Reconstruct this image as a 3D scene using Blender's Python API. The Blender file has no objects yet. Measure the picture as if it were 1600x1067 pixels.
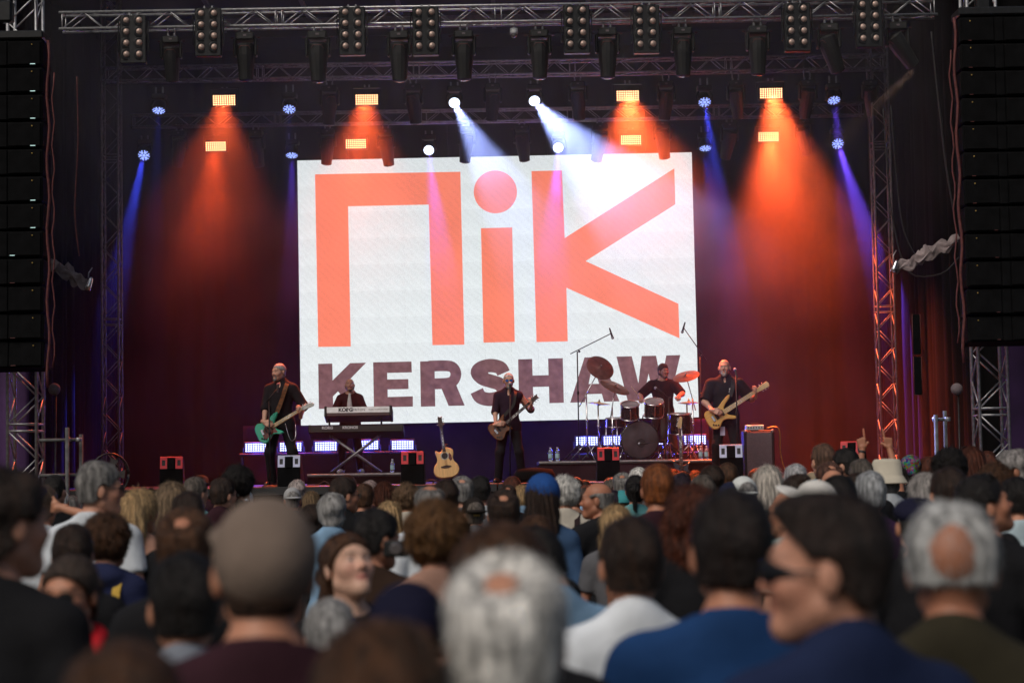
import bpy, math, random
import numpy as np
from mathutils import Vector, Matrix, Euler, Quaternion
random.seed(7); np.random.seed(7)
R = math.radians
scene = bpy.context.scene
col = scene.collection

# ------------------------------------------------------------------ camera, sky, sun, exposure
F = 3111.1                                   # focal length in pixels of a 1600 px wide picture (70 mm on 36 mm)
EYE = Vector((0.0, 0.0, 1.80))
cam_d = bpy.data.cameras.new('camera'); cam = bpy.data.objects.new('camera', cam_d); col.objects.link(cam)
cam_d.lens = 70; cam_d.sensor_width = 36; cam_d.clip_end = 500; cam_d.clip_start = 0.05
PITCH, ROLL = 3.72, -0.95
CR = Matrix.Rotation(R(90 + PITCH), 4, 'X') @ Matrix.Rotation(R(ROLL), 4, 'Z')
cam.matrix_world = Matrix.Translation(EYE) @ CR
cam_d.dof.use_dof = True; cam_d.dof.focus_distance = 33.0; cam_d.dof.aperture_fstop = 3.0
scene.camera = cam

world = bpy.data.worlds.new('World'); scene.world = world; world.use_nodes = True
wn = world.node_tree; wn.nodes.clear()
sky = wn.nodes.new('ShaderNodeTexSky'); sky.sky_type = 'NISHITA'; sky.sun_disc = False
SUN_EL, SUN_AZ = 47, 214                     # soft evening light, from behind the camera and its left
sky.sun_elevation = R(SUN_EL); sky.sun_rotation = R(SUN_AZ); sky.air_density = 1.0; sky.dust_density = 4.0
bg = wn.nodes.new('ShaderNodeBackground'); bg.inputs['Strength'].default_value = 0.05
wo = wn.nodes.new('ShaderNodeOutputWorld')
wn.links.new(sky.outputs[0], bg.inputs[0]); wn.links.new(bg.outputs[0], wo.inputs[0])
sun_d = bpy.data.lights.new('sun', 'SUN'); sun = bpy.data.objects.new('sun', sun_d); col.objects.link(sun)
sun_d.energy = 1.5; sun_d.angle = R(35); sun_d.color = (1.0, 0.93, 0.84)
sun.rotation_euler = (R(90 - SUN_EL), 0, R(180 - SUN_AZ))   # the same direction as the sky's sun
vs = scene.view_settings
vs.view_transform = 'Standard'; vs.look = 'None'; vs.exposure = 0.0; vs.gamma = 1.0; vs.use_curve_mapping = False
cy = scene.cycles
cy.use_denoising = True; cy.denoiser = 'OPENIMAGEDENOISE'
cy.max_bounces = 4; cy.diffuse_bounces = 2; cy.glossy_bounces = 2; cy.transmission_bounces = 4; cy.volume_bounces = 0; cy.transparent_max_bounces = 8
cy.caustics_reflective = False; cy.caustics_refractive = False; cy.sample_clamp_indirect = 4.0
cy.use_adaptive_sampling = True; cy.adaptive_threshold = 0.02

def at(px, py, D):
    """world point seen at a pixel of the 1600 x 1067 photograph, D metres in front of the lens"""
    v = CR.to_3x3() @ Vector(((px - 800) / F, (533.5 - py) / F, -1.0))
    return EYE + v * (D / v.y)
def sc(D): return F / D                      # pixels per metre at a distance

# ------------------------------------------------------------------ materials
M = {}
def nodes(name):
    m = bpy.data.materials.new(name); m.use_nodes = True
    nt = m.node_tree; nt.nodes.clear()
    out = nt.nodes.new('ShaderNodeOutputMaterial')
    return m, nt, out
def mat(key, c=(.5, .5, .5), rough=.6, metal=0., var=.25, scale=8., bump=0., bscale=None, obj=False, stretch=None,
        attr=False, spec=.5, sheen=0., coat=0., trans=0., alpha=1.):
    m, nt, out = nodes(key); M[key] = m
    b = nt.nodes.new('ShaderNodeBsdfPrincipled'); L = nt.links.new
    L(b.outputs[0], out.inputs[0])
    b.inputs['Roughness'].default_value = rough; b.inputs['Metallic'].default_value = metal
    b.inputs['Specular IOR Level'].default_value = spec
    b.inputs['Sheen Weight'].default_value = sheen; b.inputs['Coat Weight'].default_value = coat
    b.inputs['Transmission Weight'].default_value = trans; b.inputs['Alpha'].default_value = alpha
    tc = nt.nodes.new('ShaderNodeTexCoord'); mp = nt.nodes.new('ShaderNodeMapping')
    L(tc.outputs['Object'], mp.inputs[0])
    if stretch: mp.inputs['Scale'].default_value = stretch
    nz = nt.nodes.new('ShaderNodeTexNoise'); nz.inputs['Scale'].default_value = scale; nz.inputs['Detail'].default_value = 5
    L(mp.outputs[0], nz.inputs['Vector'])
    ramp = nt.nodes.new('ShaderNodeMapRange')
    ramp.inputs[1].default_value = .3; ramp.inputs[2].default_value = .7
    ramp.inputs[3].default_value = 1 - var; ramp.inputs[4].default_value = 1 + var
    L(nz.outputs[0], ramp.inputs[0])
    mul = nt.nodes.new('ShaderNodeMix'); mul.data_type = 'RGBA'; mul.blend_type = 'MULTIPLY'; mul.inputs[0].default_value = 1
    if obj:
        oi = nt.nodes.new('ShaderNodeObjectInfo'); src = oi.outputs['Color']
    else:
        rgb = nt.nodes.new('ShaderNodeRGB'); rgb.outputs[0].default_value = (*c, 1); src = rgb.outputs[0]
    if attr:
        at_ = nt.nodes.new('ShaderNodeAttribute'); at_.attribute_name = 'tint'
        m2 = nt.nodes.new('ShaderNodeMix'); m2.data_type = 'RGBA'; m2.blend_type = 'MULTIPLY'; m2.inputs[0].default_value = 1
        L(src, m2.inputs[6]); L(at_.outputs['Color'], m2.inputs[7]); src = m2.outputs[2]
    L(src, mul.inputs[6]); L(ramp.outputs[0], mul.inputs[7])
    L(mul.outputs[2], b.inputs['Base Color'])
    if bump:
        bp = nt.nodes.new('ShaderNodeBump'); bp.inputs['Strength'].default_value = bump; bp.inputs['Distance'].default_value = .02
        n2 = nz
        if bscale:
            n2 = nt.nodes.new('ShaderNodeTexNoise'); n2.inputs['Scale'].default_value = bscale; n2.inputs['Detail'].default_value = 4
            L(mp.outputs[0], n2.inputs['Vector'])
        L(n2.outputs[0], bp.inputs['Height']); L(bp.outputs[0], b.inputs['Normal'])
    return m
def emit(key, c, s, grain=0., gscale=300., sample=True, moire=0.):
    m, nt, out = nodes(key); M[key] = m; L = nt.links.new
    e = nt.nodes.new('ShaderNodeEmission'); e.inputs[0].default_value = (*c, 1); e.inputs[1].default_value = s
    L(e.outputs[0], out.inputs[0])
    if grain:
        tc = nt.nodes.new('ShaderNodeTexCoord')
        nz = nt.nodes.new('ShaderNodeTexNoise'); nz.inputs['Scale'].default_value = gscale; nz.inputs['Detail'].default_value = 3
        L(tc.outputs['Object'], nz.inputs['Vector'])
        n2 = nt.nodes.new('ShaderNodeTexNoise'); n2.inputs['Scale'].default_value = 1.2
        L(tc.outputs['Object'], n2.inputs['Vector'])
        wv = nt.nodes.new('ShaderNodeTexWave'); wv.bands_direction = 'DIAGONAL'; wv.inputs['Scale'].default_value = 4.0
        wv.inputs['Distortion'].default_value = 3; L(tc.outputs['Object'], wv.inputs['Vector'])
        def mr(o, lo, hi):
            a = nt.nodes.new('ShaderNodeMapRange'); a.inputs[1].default_value = .25; a.inputs[2].default_value = .75
            a.inputs[3].default_value = lo; a.inputs[4].default_value = hi; L(o, a.inputs[0]); return a.outputs[0]
        def mu(x, y):
            a = nt.nodes.new('ShaderNodeMath'); a.operation = 'MULTIPLY'; L(x, a.inputs[0]); L(y, a.inputs[1]); return a.outputs[0]
        v = mu(mr(nz.outputs[0], s * (1 - grain), s * (1 + grain)), mr(n2.outputs[0], .93, 1.05))
        v = mu(v, mr(wv.outputs['Fac'], 1 - moire, 1 + moire))
        L(v, e.inputs[1])
    if not sample: m.cycles.emission_sampling = 'NONE'
    return m
mat('skin', obj=True, attr=True, rough=.5, var=.12, scale=14, spec=.35)
mat('hair', obj=True, rough=.5, var=.75, scale=16, stretch=(3, 3, .55), bump=.6, bscale=60, spec=.35)
mat('cloth', obj=True, rough=.9, var=.18, scale=5, bump=.5, bscale=9, spec=.15, sheen=.0)
mat('plastic', obj=True, rough=.35, var=.1, scale=10)
mat('black_metal', (.012, .012, .013), .45, .3, .3, 12)
mat('black_plastic', (.004, .004, .0043), .6, 0, .3, 15)
mat('matte_black', (.004, .004, .0045), .95, 0, .4, 6, bump=.2, spec=.12)
mat('alu', (.42, .42, .43), .45, .8, .25, 20)
mat('alu_worn', (.15, .145, .145), .6, .5, .35, 14)
mat('dull_pipe', (.10, .10, .10), .8, 0, .3, 14, spec=.2)
mat('alu_dim', (.20, .195, .195), .7, .3, .3, 14)
mat('chrome', (.7, .7, .72), .18, 1, .1, 12)
mat('steel', (.32, .32, .33), .5, .8, .3, 14)
mat('drape', (.0045, .004, .0045), .95, 0, .5, 1.4, bump=.6, bscale=3, stretch=(1, 1, .35), spec=.1)
mat('backdrop', (.008, .007, .007), .95, 0, .45, 1.3, bump=.5, bscale=4, stretch=(1.6, 1, .3), spec=.1)
mat('skirt', (.03, .016, .022), .95, 0, .4, 2.0, bump=.4, spec=.1)
mat('roof', (.03, .026, .028), .9, 0, .4, .8, bump=.5)
mat('deck', (.02, .02, .021), .6, 0, .4, 3)
mat('ground', (.03, .032, .02), .95, 0, .5, 3, bump=.8, bscale=20)
mat('banner', (.05, .018, .075), .85, 0, .5, 1.2, bump=.3)
mat('brass', (.55, .36, .10), .3, .9, .25, 20)
mat('cymbal', (.20, .10, .07), .42, .6, .3, 10, stretch=(1, 1, 1))
mat('drum_wrap', (.02, .02, .026), .22, .0, .3, 12, coat=.6)
mat('drum_head', (.05, .042, .05), .3, 0, .5, 5, coat=.3)
mat('grey_skin', (.20, .19, .20), .4, 0, .3, 8)
mat('white_shell', (.7, .7, .7), .4, 0, .15, 8)
mat('maroon_case', (.06, .018, .022), .5, 0, .2, 10)
mat('silver_paint', (.72, .72, .72), .35, .3, .12, 10)
mat('teal_paint', (.03, .34, .22), .2, 0, .1, 4, coat=.7)
mat('spruce', (.72, .43, .17), .35, 0, .14, 6, stretch=(1, 12, 1), coat=.3)
mat('tan_wood', (.60, .33, .08), .3, 0, .18, 6, stretch=(1, 14, 1), coat=.4)
mat('brown_burst', (.16, .05, .012), .2, 0, .5, 5, stretch=(1, 3, 1), coat=.8)
mat('maple', (.62, .44, .22), .4, 0, .14, 10, stretch=(1, 8, 1))
mat('rosewood', (.045, .02, .012), .5, 0, .3, 12, stretch=(1, 8, 1))
mat('pearl', (.45, .45, .42), .25, 0, .2, 30)
mat('pickguard', (.12, .03, .02), .25, 0, .3, 14, coat=.4)
mat('strap', (.13, .045, .012), .8, 0, .6, 30)
mat('clear', (.75, .85, .88), .08, 0, .05, 5, trans=.85, spec=.5)
mat('label_paper', (.35, .55, .62), .6, 0, .2, 20)
mat('grey_grille', (.14, .11, .12), .85, 0, .35, 90)
mat('red_lit_panel', (.55, .02, .03), .5, 0, .15, 8)  # light-coloured wedge plates, with red stage light put into their base colour
mat('pale_panel', (.5, .52, .7), .5, 0, .15, 8)  # on the wedges, the blue cast of stage light is put into this colour
mat('crumpled', (.24, .19, .19), .7, 0, .3, 6, bump=.8, bscale=10)
mat('ink', (.01, .01, .012), .6, 0, .1, 10)
mat('paper', (.6, .6, .62), .6, 0, .1, 10)
mat('lens_glass', (.10, .09, .09), .08, 0, .2, 6, spec=.8, coat=.5)
mat('blinder_bulb', (.50, .36, .30), .35, .3, .25, 40)
mat('cable', (.015, .013, .014), .7, 0, .3, 20)
mat('cable_warm', (.10, .022, .02), .6, 0, .4, 20)  # cable bundles by the arrays: red stage light put into their colour
mat('white_fabric', (.7, .68, .66), .85, 0, .2, 6, bump=.4)
emit('led_white', (.91, .97, .985), .88, .10, 60, moire=.02)
emit('led_coral', (1.0, .245, .155), 1.0, .08, 60, moire=.02)
emit('led_dark', (.19, .095, .105), 1.0, .3, 7, moire=.02)
emit('lamp_orange', (1.0, .50, .24), 3.2, sample=False)
emit('lamp_blue', (.30, .40, 1.0), 1.6, sample=False)
emit('lamp_white', (.72, .82, 1.0), 3.0, sample=False)
emit('lamp_floor', (.50, .56, 1.0), 3.2, sample=False)
emit('led_status', (.7, 1.0, .95), 1.0, sample=False)
emit('led_green', (.1, 1.0, .4), .8, sample=False)

# ------------------------------------------------------------------ object helpers
def link(o, parent=None, m=None):
    col.objects.link(o)
    if parent: o.parent = parent
    if m is not None: o.matrix_local = m
    return o
def tag(o, label=None, cat=None, group=None, kind=None):
    if label: o['label'] = label
    if cat: o['category'] = cat
    if group: o['group'] = group
    if kind: o['kind'] = kind
    return o
def empty(name, loc=(0, 0, 0), rz=0., label=None, cat=None, group=None, m=None):
    o = bpy.data.objects.new(name, None); o.empty_display_size = .1
    link(o)
    if m is not None: o.matrix_local = m
    else: o.location = loc; o.rotation_euler = (0, 0, rz)
    return tag(o, label, cat, group)
def inst(name, me, parent=None, m=None, color=None):
    o = bpy.data.objects.new(name, me); link(o, parent, m)
    if color: o.color = (*color[:3], 1)
    return o
def copy_tree(o, parent=None):
    c = o.copy(); col.objects.link(c); c.parent = parent
    if parent is not None: c.matrix_parent_inverse = o.matrix_parent_inverse.copy()
    for ch in o.children: copy_tree(ch, c)
    return c
def frame(o, x, z=None, y=None):
    """matrix with origin o, local X along x, local Z near z"""
    x = Vector(x).normalized(); z = Vector(z); yv = z.cross(x).normalized(); z = x.cross(yv)
    m = Matrix((x, yv, z)).transposed().to_4x4(); m.translation = Vector(o); return m

class MB:
    def __init__(s): s.v = []; s.f = []; s.smooth = []
    def add(s, v, f, sm=False):
        n = len(s.v); s.v += [tuple(p) for p in v]; s.f += [tuple(i + n for i in q) for q in f]; s.smooth += [sm] * len(f); return s
    def box(s, c, d, m=None, bev=0.):
        x, y, z = d[0] / 2, d[1] / 2, d[2] / 2
        if bev:
            e = bev; v = []
            for sz, k in ((-1, 1), (-1, 0), (1, 0), (1, 1)):
                zz = sz * (z if k else z - e); xx, yy = (x - e, y - e) if k else (x, y)
                ee = e if not k else 0
                ring = [(xx - ee, -yy), (xx, -yy + ee), (xx, yy - ee), (xx - ee, yy), (-xx + ee, yy), (-xx, yy - ee), (-xx, -yy + ee), (-xx + ee, -yy)]
                v += [(a, b, zz) for a, b in ring]
            f = [tuple(range(7, -1, -1)), tuple(range(24, 32))]
            for k in range(3):
                for i in range(8):
                    j = (i + 1) % 8; f.append((k * 8 + i, k * 8 + j, k * 8 + 8 + j, k * 8 + 8 + i))
        else:
            v = [(a * x, b * y, g * z) for a in (-1, 1) for b in (-1, 1) for g in (-1, 1)]
            f = [(0, 1, 3, 2), (4, 6, 7, 5), (0, 4, 5, 1), (2, 3, 7, 6), (0, 2, 6, 4), (1, 5, 7, 3)]
        mm = m or Matrix(); c = Vector(c)
        return s.add([mm @ (Vector(p) + c) for p in v], f)
    def tube(s, pts, r, n=8, cap=True, r2=None):
        pts = [Vector(p) for p in pts]; k = len(pts); v = []
        rr = [r + ((r2 if r2 is not None else r) - r) * i / max(1, k - 1) for i in range(k)] if not isinstance(r, (list, tuple)) else r
        t0 = (pts[1] - pts[0]).normalized(); u = t0.orthogonal().normalized()
        for i, p in enumerate(pts):
            t = (pts[min(i + 1, k - 1)] - pts[max(i - 1, 0)]).normalized()
            u = (u - t * u.dot(t)).normalized(); w = t.cross(u)
            v += [p + (u * math.cos(a) + w * math.sin(a)) * rr[i] for a in (2 * math.pi * j / n for j in range(n))]
        f = [(i * n + j, i * n + (j + 1) % n, (i + 1) * n + (j + 1) % n, (i + 1) * n + j) for i in range(k - 1) for j in range(n)]
        s.add(v, f, True)
        if cap:
            q = len(s.v) - k * n
            s.f += [tuple(q + j for j in range(n - 1, -1, -1)), tuple(q + (k - 1) * n + j for j in range(n))]; s.smooth += [False, False]
        return s
    def lathe(s, prof, n=20, m=None, cap=True, sm=True):
        """profile of (radius, height) turned about local Z"""
        mm = m or Matrix(); v = []
        for r, z in prof: v += [mm @ Vector((r * math.cos(2 * math.pi * j / n), r * math.sin(2 * math.pi * j / n), z)) for j in range(n)]
        k = len(prof)
        f = [(i * n + j, i * n + (j + 1) % n, (i + 1) * n + (j + 1) % n, (i + 1) * n + j) for i in range(k - 1) for j in range(n)]
        s.add(v, f, sm)
        if cap:
            q = len(s.v) - k * n
            s.f += [tuple(q + j for j in range(n - 1, -1, -1)), tuple(q + (k - 1) * n + j for j in range(n))]; s.smooth += [False, False]
        return s
    def prism(s, poly, z0, z1, m=None, bev=0.):
        """polygon (x, y) extruded along local Z"""
        mm = m or Matrix(); n = len(poly)
        area = sum(poly[i][0] * poly[(i + 1) % n][1] - poly[(i + 1) % n][0] * poly[i][1] for i in range(n))
        if area < 0: poly = poly[::-1]
        rings = [(poly, z0), (poly, z1)]
        if bev:
            ins = []
            for i in range(n):
                a, b, c = Vector(poly[i - 1]), Vector(poly[i]), Vector(poly[(i + 1) % n])
                t = (c - a).normalized(); ins.append((b.x - t.y * bev, b.y + t.x * bev))
            rings = [(ins, z0), (poly, z0 + bev), (poly, z1 - bev), (ins, z1)]
        v = [mm @ Vector((x, y, z)) for pl, z in rings for x, y in pl]; k = len(rings)
        f = [(i * n + j, i * n + (j + 1) % n, (i + 1) * n + (j + 1) % n, (i + 1) * n + j) for i in range(k - 1) for j in range(n)]
        s.add(v, f); q = len(s.v) - k * n
        s.f += [tuple(q + j for j in range(n - 1, -1, -1)), tuple(q + (k - 1) * n + j for j in range(n))]; s.smooth += [False, False]
        return s
    def sphere(s, c, r, n=12, k=8, m=None):
        r = r if isinstance(r, (tuple, list)) else (r, r, r)
        mm = m or Matrix(); c = Vector(c)
        v = [mm @ (c + Vector((r[0] * math.sin(math.pi * i / k) * math.cos(2 * math.pi * j / n), r[1] * math.sin(math.pi * i / k) * math.sin(2 * math.pi * j / n), -r[2] * math.cos(math.pi * i / k))))
             for i in range(k + 1) for j in range(n)]
        f = [(i * n + j, i * n + (j + 1) % n, (i + 1) * n + (j + 1) % n, (i + 1) * n + j) for i in range(k) for j in range(n)]
        return s.add(v, f, True)
    def mesh(s, name, m):
        me = bpy.data.meshes.new(name); me.from_pydata(s.v, [], s.f); me.materials.append(M[m])
        me.polygons.foreach_set('use_smooth', s.smooth); me.update(); return me
    def build(s, name, m, parent=None, mx=None, color=None):
        return inst(name, s.mesh(name, m), parent, mx, color)
def np_mesh(name, V, Q, m, tris=None, tint=None, smooth=True):
    me = bpy.data.meshes.new(name)
    nq = len(Q); nt = 0 if tris is None else len(tris)
    loops = np.concatenate([Q.ravel(), tris.ravel()]) if nt else Q.ravel()
    me.vertices.add(len(V)); me.vertices.foreach_set('co', V.astype(np.float32).ravel())
    me.loops.add(len(loops)); me.loops.foreach_set('vertex_index', loops.astype(np.int32))
    me.polygons.add(nq + nt)
    st = np.concatenate([np.arange(nq) * 4, nq * 4 + np.arange(nt) * 3]).astype(np.int32)
    me.polygons.foreach_set('loop_start', st)
    me.polygons.foreach_set('use_smooth', np.full(nq + nt, smooth))
    me.update(calc_edges=True); me.validate()
    if tint is not None:
        a = me.color_attributes.new('tint', 'FLOAT_COLOR', 'POINT')
        a.data.foreach_set('color', np.concatenate([tint, np.ones((len(tint), 1))], 1).astype(np.float32).ravel())
    me.materials.append(M[m]); return me
ORD = ['first', 'second', 'third', 'fourth', 'fifth', 'sixth', 'seventh', 'eighth', 'ninth', 'tenth', 'eleventh', 'twelfth']
def nth(i, n):
    return 'leftmost' if i == 0 else 'rightmost' if i == n - 1 else ORD[i] + ' from left'
# ------------------------------------------------------------------ setting: ground, stage deck, drapes, roof
STAGE_Z = 1.62; FRONT = 29.6; BACK = 39.0; CX = -0.25
def struct(o): o['kind'] = 'structure'; return o
gm = MB(); N = 40
gm.add([(-120 + 240 * i / N, -30 + 190 * j / N, .02 * math.sin(i * 2.1) * math.cos(j * 1.7)) for j in range(N + 1) for i in range(N + 1)],
       [(j * (N + 1) + i, j * (N + 1) + i + 1, (j + 1) * (N + 1) + i + 1, (j + 1) * (N + 1) + i) for j in range(N) for i in range(N)])
struct(gm.build('ground', 'ground'))
dk = empty('stage', (CX, 0, 0)); tag(dk, 'low black concert stage with a wide flat deck', 'stage')
for i in range(8):
    for j in range(5):
        MB().box((-8 + 2 * i + 1, FRONT + 1 + 2 * j, STAGE_Z - .06), (1.985, 1.985, .12), bev=.006).build('deck_panel', 'deck', dk)
for i in range(8):
    MB().box((-8 + 2 * i + 1, FRONT + .05, (STAGE_Z - .13) / 2), (1.98, .05, STAGE_Z - .13)).build('fascia_panel', 'matte_black', dk)
def drape(name, p0, p1, z0, z1, m, folds, amp, label, cat='curtain', seed=0):
    rnd = random.Random(seed); p0 = Vector(p0); p1 = Vector(p1); d = p1 - p0; nrm = Vector((-d.y, d.x, 0)).normalized()
    n = folds * 8; k = 14; b = MB(); ph = [rnd.uniform(0, 6) for _ in range(6)]
    v = []
    for j in range(k + 1):
        z = z0 + (z1 - z0) * j / k
        for i in range(n + 1):
            t = i / n; a = t * folds * 2 * math.pi
            o = amp * (math.sin(a + .6 * math.sin(a * .31 + ph[0])) * (.6 + .4 * math.sin(a * .13 + ph[1])) + .5 * math.sin(a * .37 + ph[2] + .5 * j / k))
            p = p0 + d * t + nrm * o; v.append((p.x, p.y, z))
    b.add(v, [(j * (n + 1) + i, j * (n + 1) + i + 1, (j + 1) * (n + 1) + i + 1, (j + 1) * (n + 1) + i) for j in range(k) for i in range(n)], True)
    o = b.build(name, m); md = o.modifiers.new('thickness', 'SOLIDIFY'); md.thickness = .01
    return tag(o, label, cat)
drape('backdrop_curtain', (-9.2, BACK + .3, 0), (9.2, BACK + .3, 0), STAGE_Z - .4, 10.25, 'backdrop', 34, .06, 'dark folded backdrop hanging behind the big screen', seed=3)
drape('wing_curtain', (-7.75, BACK + .2, 0), (-8.3, 31.2, 0), STAGE_Z - .4, 10.2, 'drape', 20, .07, 'black wing curtain on the left side of the stage', seed=4)
drape('wing_curtain', (7.3, 31.2, 0), (7.15, BACK + .2, 0), STAGE_Z - .4, 10.2, 'drape', 20, .07, 'black wing curtain on the right side of the stage', seed=5)
drape('wing_curtain', (-13.5, 30.9, 0), (-8.0, 30.9, 0), .4, 10.6, 'drape', 14, .06, 'black curtain behind the left line array', seed=6)
drape('wing_curtain', (7.25, 30.9, 0), (13.5, 30.9, 0), .4, 10.6, 'drape', 14, .06, 'black curtain behind the right line array', seed=7)
rf = empty('stage_roof', (CX, 0, 0)); tag(rf, 'dark canopy roof high over the stage trusses', 'roof')
MB().box((0, (30.2 + 40.2) / 2, 10.75), (28, 10.0, .08)).build('canopy', 'roof', rf)
for i, y in enumerate((31.8, 33.4, 35.6, 38.2)):
    MB().box((0, y, 10.55), (15, .12, .18), bev=.01).build('beam', 'steel', rf)
for i in range(9):
    MB().box((-7.2 + 1.8 * i, 34.6, 10.67), (.08, 9.6, .06)).build('rafter', 'steel', rf)
for sx in (-1, 1):
    MB().box((sx * 13.9, 34.4, 5.3), (.1, 11.4, 10.8)).build('side_sheet', 'roof', rf)
MB().box((0, 40.15, 5.3), (28, .1, 10.8)).build('rear_sheet', 'roof', rf)

# screen skirt below the big screen
drape('screen_skirt', (-5.2, 38.3, 0), (3.75, 38.3, 0), STAGE_Z - .02, 2.75, 'skirt', 10, .02, 'dull purple cloth skirt below the big screen', seed=9)

# ------------------------------------------------------------------ LED screen with its lettering
SD = 37.7
TLc, TRc, BLc = at(462, 250, SD), at(1083, 237, SD), at(468, 666, SD)
sw, sh = 7.53, 5.05
led = empty('led_screen', (0, 0, 0)); tag(led, 'huge bright white video wall with coral and purple lettering', 'screen')
ctr = (TRc + BLc) / 2
mx = Matrix.Translation(Vector((ctr.x, SD, ctr.z))) @ Matrix.Rotation(R(-.25), 4, 'Y') @ Matrix.Rotation(R(90), 4, 'X')   # local x right, y up, z to the viewer
led.matrix_local = mx
MB().box((0, 0, -.05), (sw, sh, .09)).build('cabinet', 'black_metal', led)
nx, ny = 15, 10
tile_me = MB().box((0, 0, 0), (sw / nx - .001, sh / ny - .001, .01)).mesh('panel', 'led_white')
for i in range(nx):
    for j in range(ny):
        inst('panel', tile_me, led, Matrix.Translation((-sw / 2 + sw / nx * (i + .5), -sh / 2 + sh / ny * (j + .5), .002)))
for k in range(3): MB().box((-2.5 + 2.5 * k, -sh / 2 - .5, -.12), (.08, .9, .06)).build('support_leg', 'black_metal', led)
for k in range(4): MB().tube([(-2.8 + 1.9 * k, sh / 2, -.06), (-2.8 + 1.9 * k, sh / 2 + .9, -.06)], .012, 6).build('hanging_cable', 'black_metal', led)
def scr(px, py):
    a = (px - 462 - (py - 250) * 6 / 416) / 622
    b = (py - 250 + (px - 462) * 13 / 621 - a * 0) / 416
    b = (py - (250 - 13 * a)) / (416 + 4.0 * a)
    return ((a - .5) * sw, (.5 - b) * sh)
def letter(polys, m):
    b = MB()
    for i, pl in enumerate(polys): b.prism([scr(*p) for p in pl], .009, .0112 + .0012 * i)
    b.build('letter', m, led)
def stroke(pts, w, closed=False):
    """thick open stroke as a list of quads"""
    P = [Vector(p) for p in pts]; n = len(P); L_, R_ = [], []
    for i in range(n):
        t = (P[min(i + 1, n - 1)] - P[max(i - 1, 0)]).normalized(); q = Vector((-t.y, t.x)) * w / 2
        L_.append(tuple(P[i] + q)); R_.append(tuple(P[i] - q))
    return L_ + R_[::-1]
def smoothpath(pts, k=5):
    P = [Vector(p) for p in pts]; out = []
    for i in range(len(P) - 1):
        p0, p1, p2, p3 = P[max(i - 1, 0)], P[i], P[i + 1], P[min(i + 2, len(P) - 1)]
        for j in range(k):
            t = j / k
            out.append(tuple(.5 * ((2 * p1) + (p2 - p0) * t + (2 * p0 - 5 * p1 + 4 * p2 - p3) * t * t + (3 * p1 - p0 - 3 * p2 + p3) * t ** 3)))
    out.append(tuple(P[-1])); return out
letter([[(490, 272), (719, 268), (724, 541), (674, 541.5), (669, 320), (542, 322.5), (546, 543), (495, 543.5)]], 'led_coral')
letter([[(774 + 34 * math.cos(a), 300 + 34 * math.sin(a)) for a in (2 * math.pi * i / 48 for i in range(48))], [(751, 357.5), (800, 356.5), (803, 537), (754, 538)]], 'led_coral')
letter([[(831, 267), (879, 266), (882.5, 373.5), (1056, 263), (1057, 320), (915, 410), (1060, 478), (1061, 532.5), (884.5, 452), (886, 536.5), (837, 537.5)]], 'led_coral')
letter([[(495, 570), (517, 569.5), (517.5, 596), (545, 569), (570, 568.5), (541, 598), (573, 638.5), (546, 639), (526, 613), (518, 621), (518.5, 640), (496, 640.3)]], 'led_dark')
letter([[(581, 568), (641, 567), (641.5, 584), (603, 584.7), (603, 595), (636, 594.5), (636.3, 610), (603.5, 610.5), (603.7, 622.3), (643, 621.5), (643, 637.5), (582, 638.5)]], 'led_dark')
bowl = smoothpath([(668, 574.4), (695, 574), (706, 577), (710.5, 587), (706, 598), (695, 601.5), (668, 602.2)], 4)
letter([[(654.5, 567), (677, 566.5), (678, 637.3), (655.5, 637.8)], stroke(bowl, 17), [(685, 603), (708, 597), (724, 636.4), (699, 636.8)]], 'led_dark')
letter([stroke(smoothpath([(785, 586), (780, 577.5), (765, 574), (750, 577.5), (744, 585), (752, 594), (765, 598.5), (779, 603.5), (786, 614), (780, 623), (764, 627), (749, 623.5), (743, 613.5)], 5), 21)], 'led_dark')
letter([[(808, 564.5), (830, 564), (830.5, 590), (855.5, 589.5), (855, 563.5), (878, 563), (879, 633), (856.5, 633.5), (856, 607.5), (831, 608), (831.5, 634), (809, 634.5)]], 'led_dark')
letter([[(912, 562), (927, 561.7), (912, 632.4), (889, 632.9)], [(923, 561.9), (939, 561.4), (966, 631.2), (942, 631.7)], [(908, 604), (948, 603.2), (952, 619), (904, 620)]], 'led_dark')
letter([[(962, 561), (986, 560.5), (996, 603), (1001.5, 560.2), (1024, 559.8), (1032, 602), (1040, 559.5), (1062, 559), (1045, 629.3), (1021, 629.8), (1012, 588), (1003, 630.2), (979, 630.8)]], 'led_dark')

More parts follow.
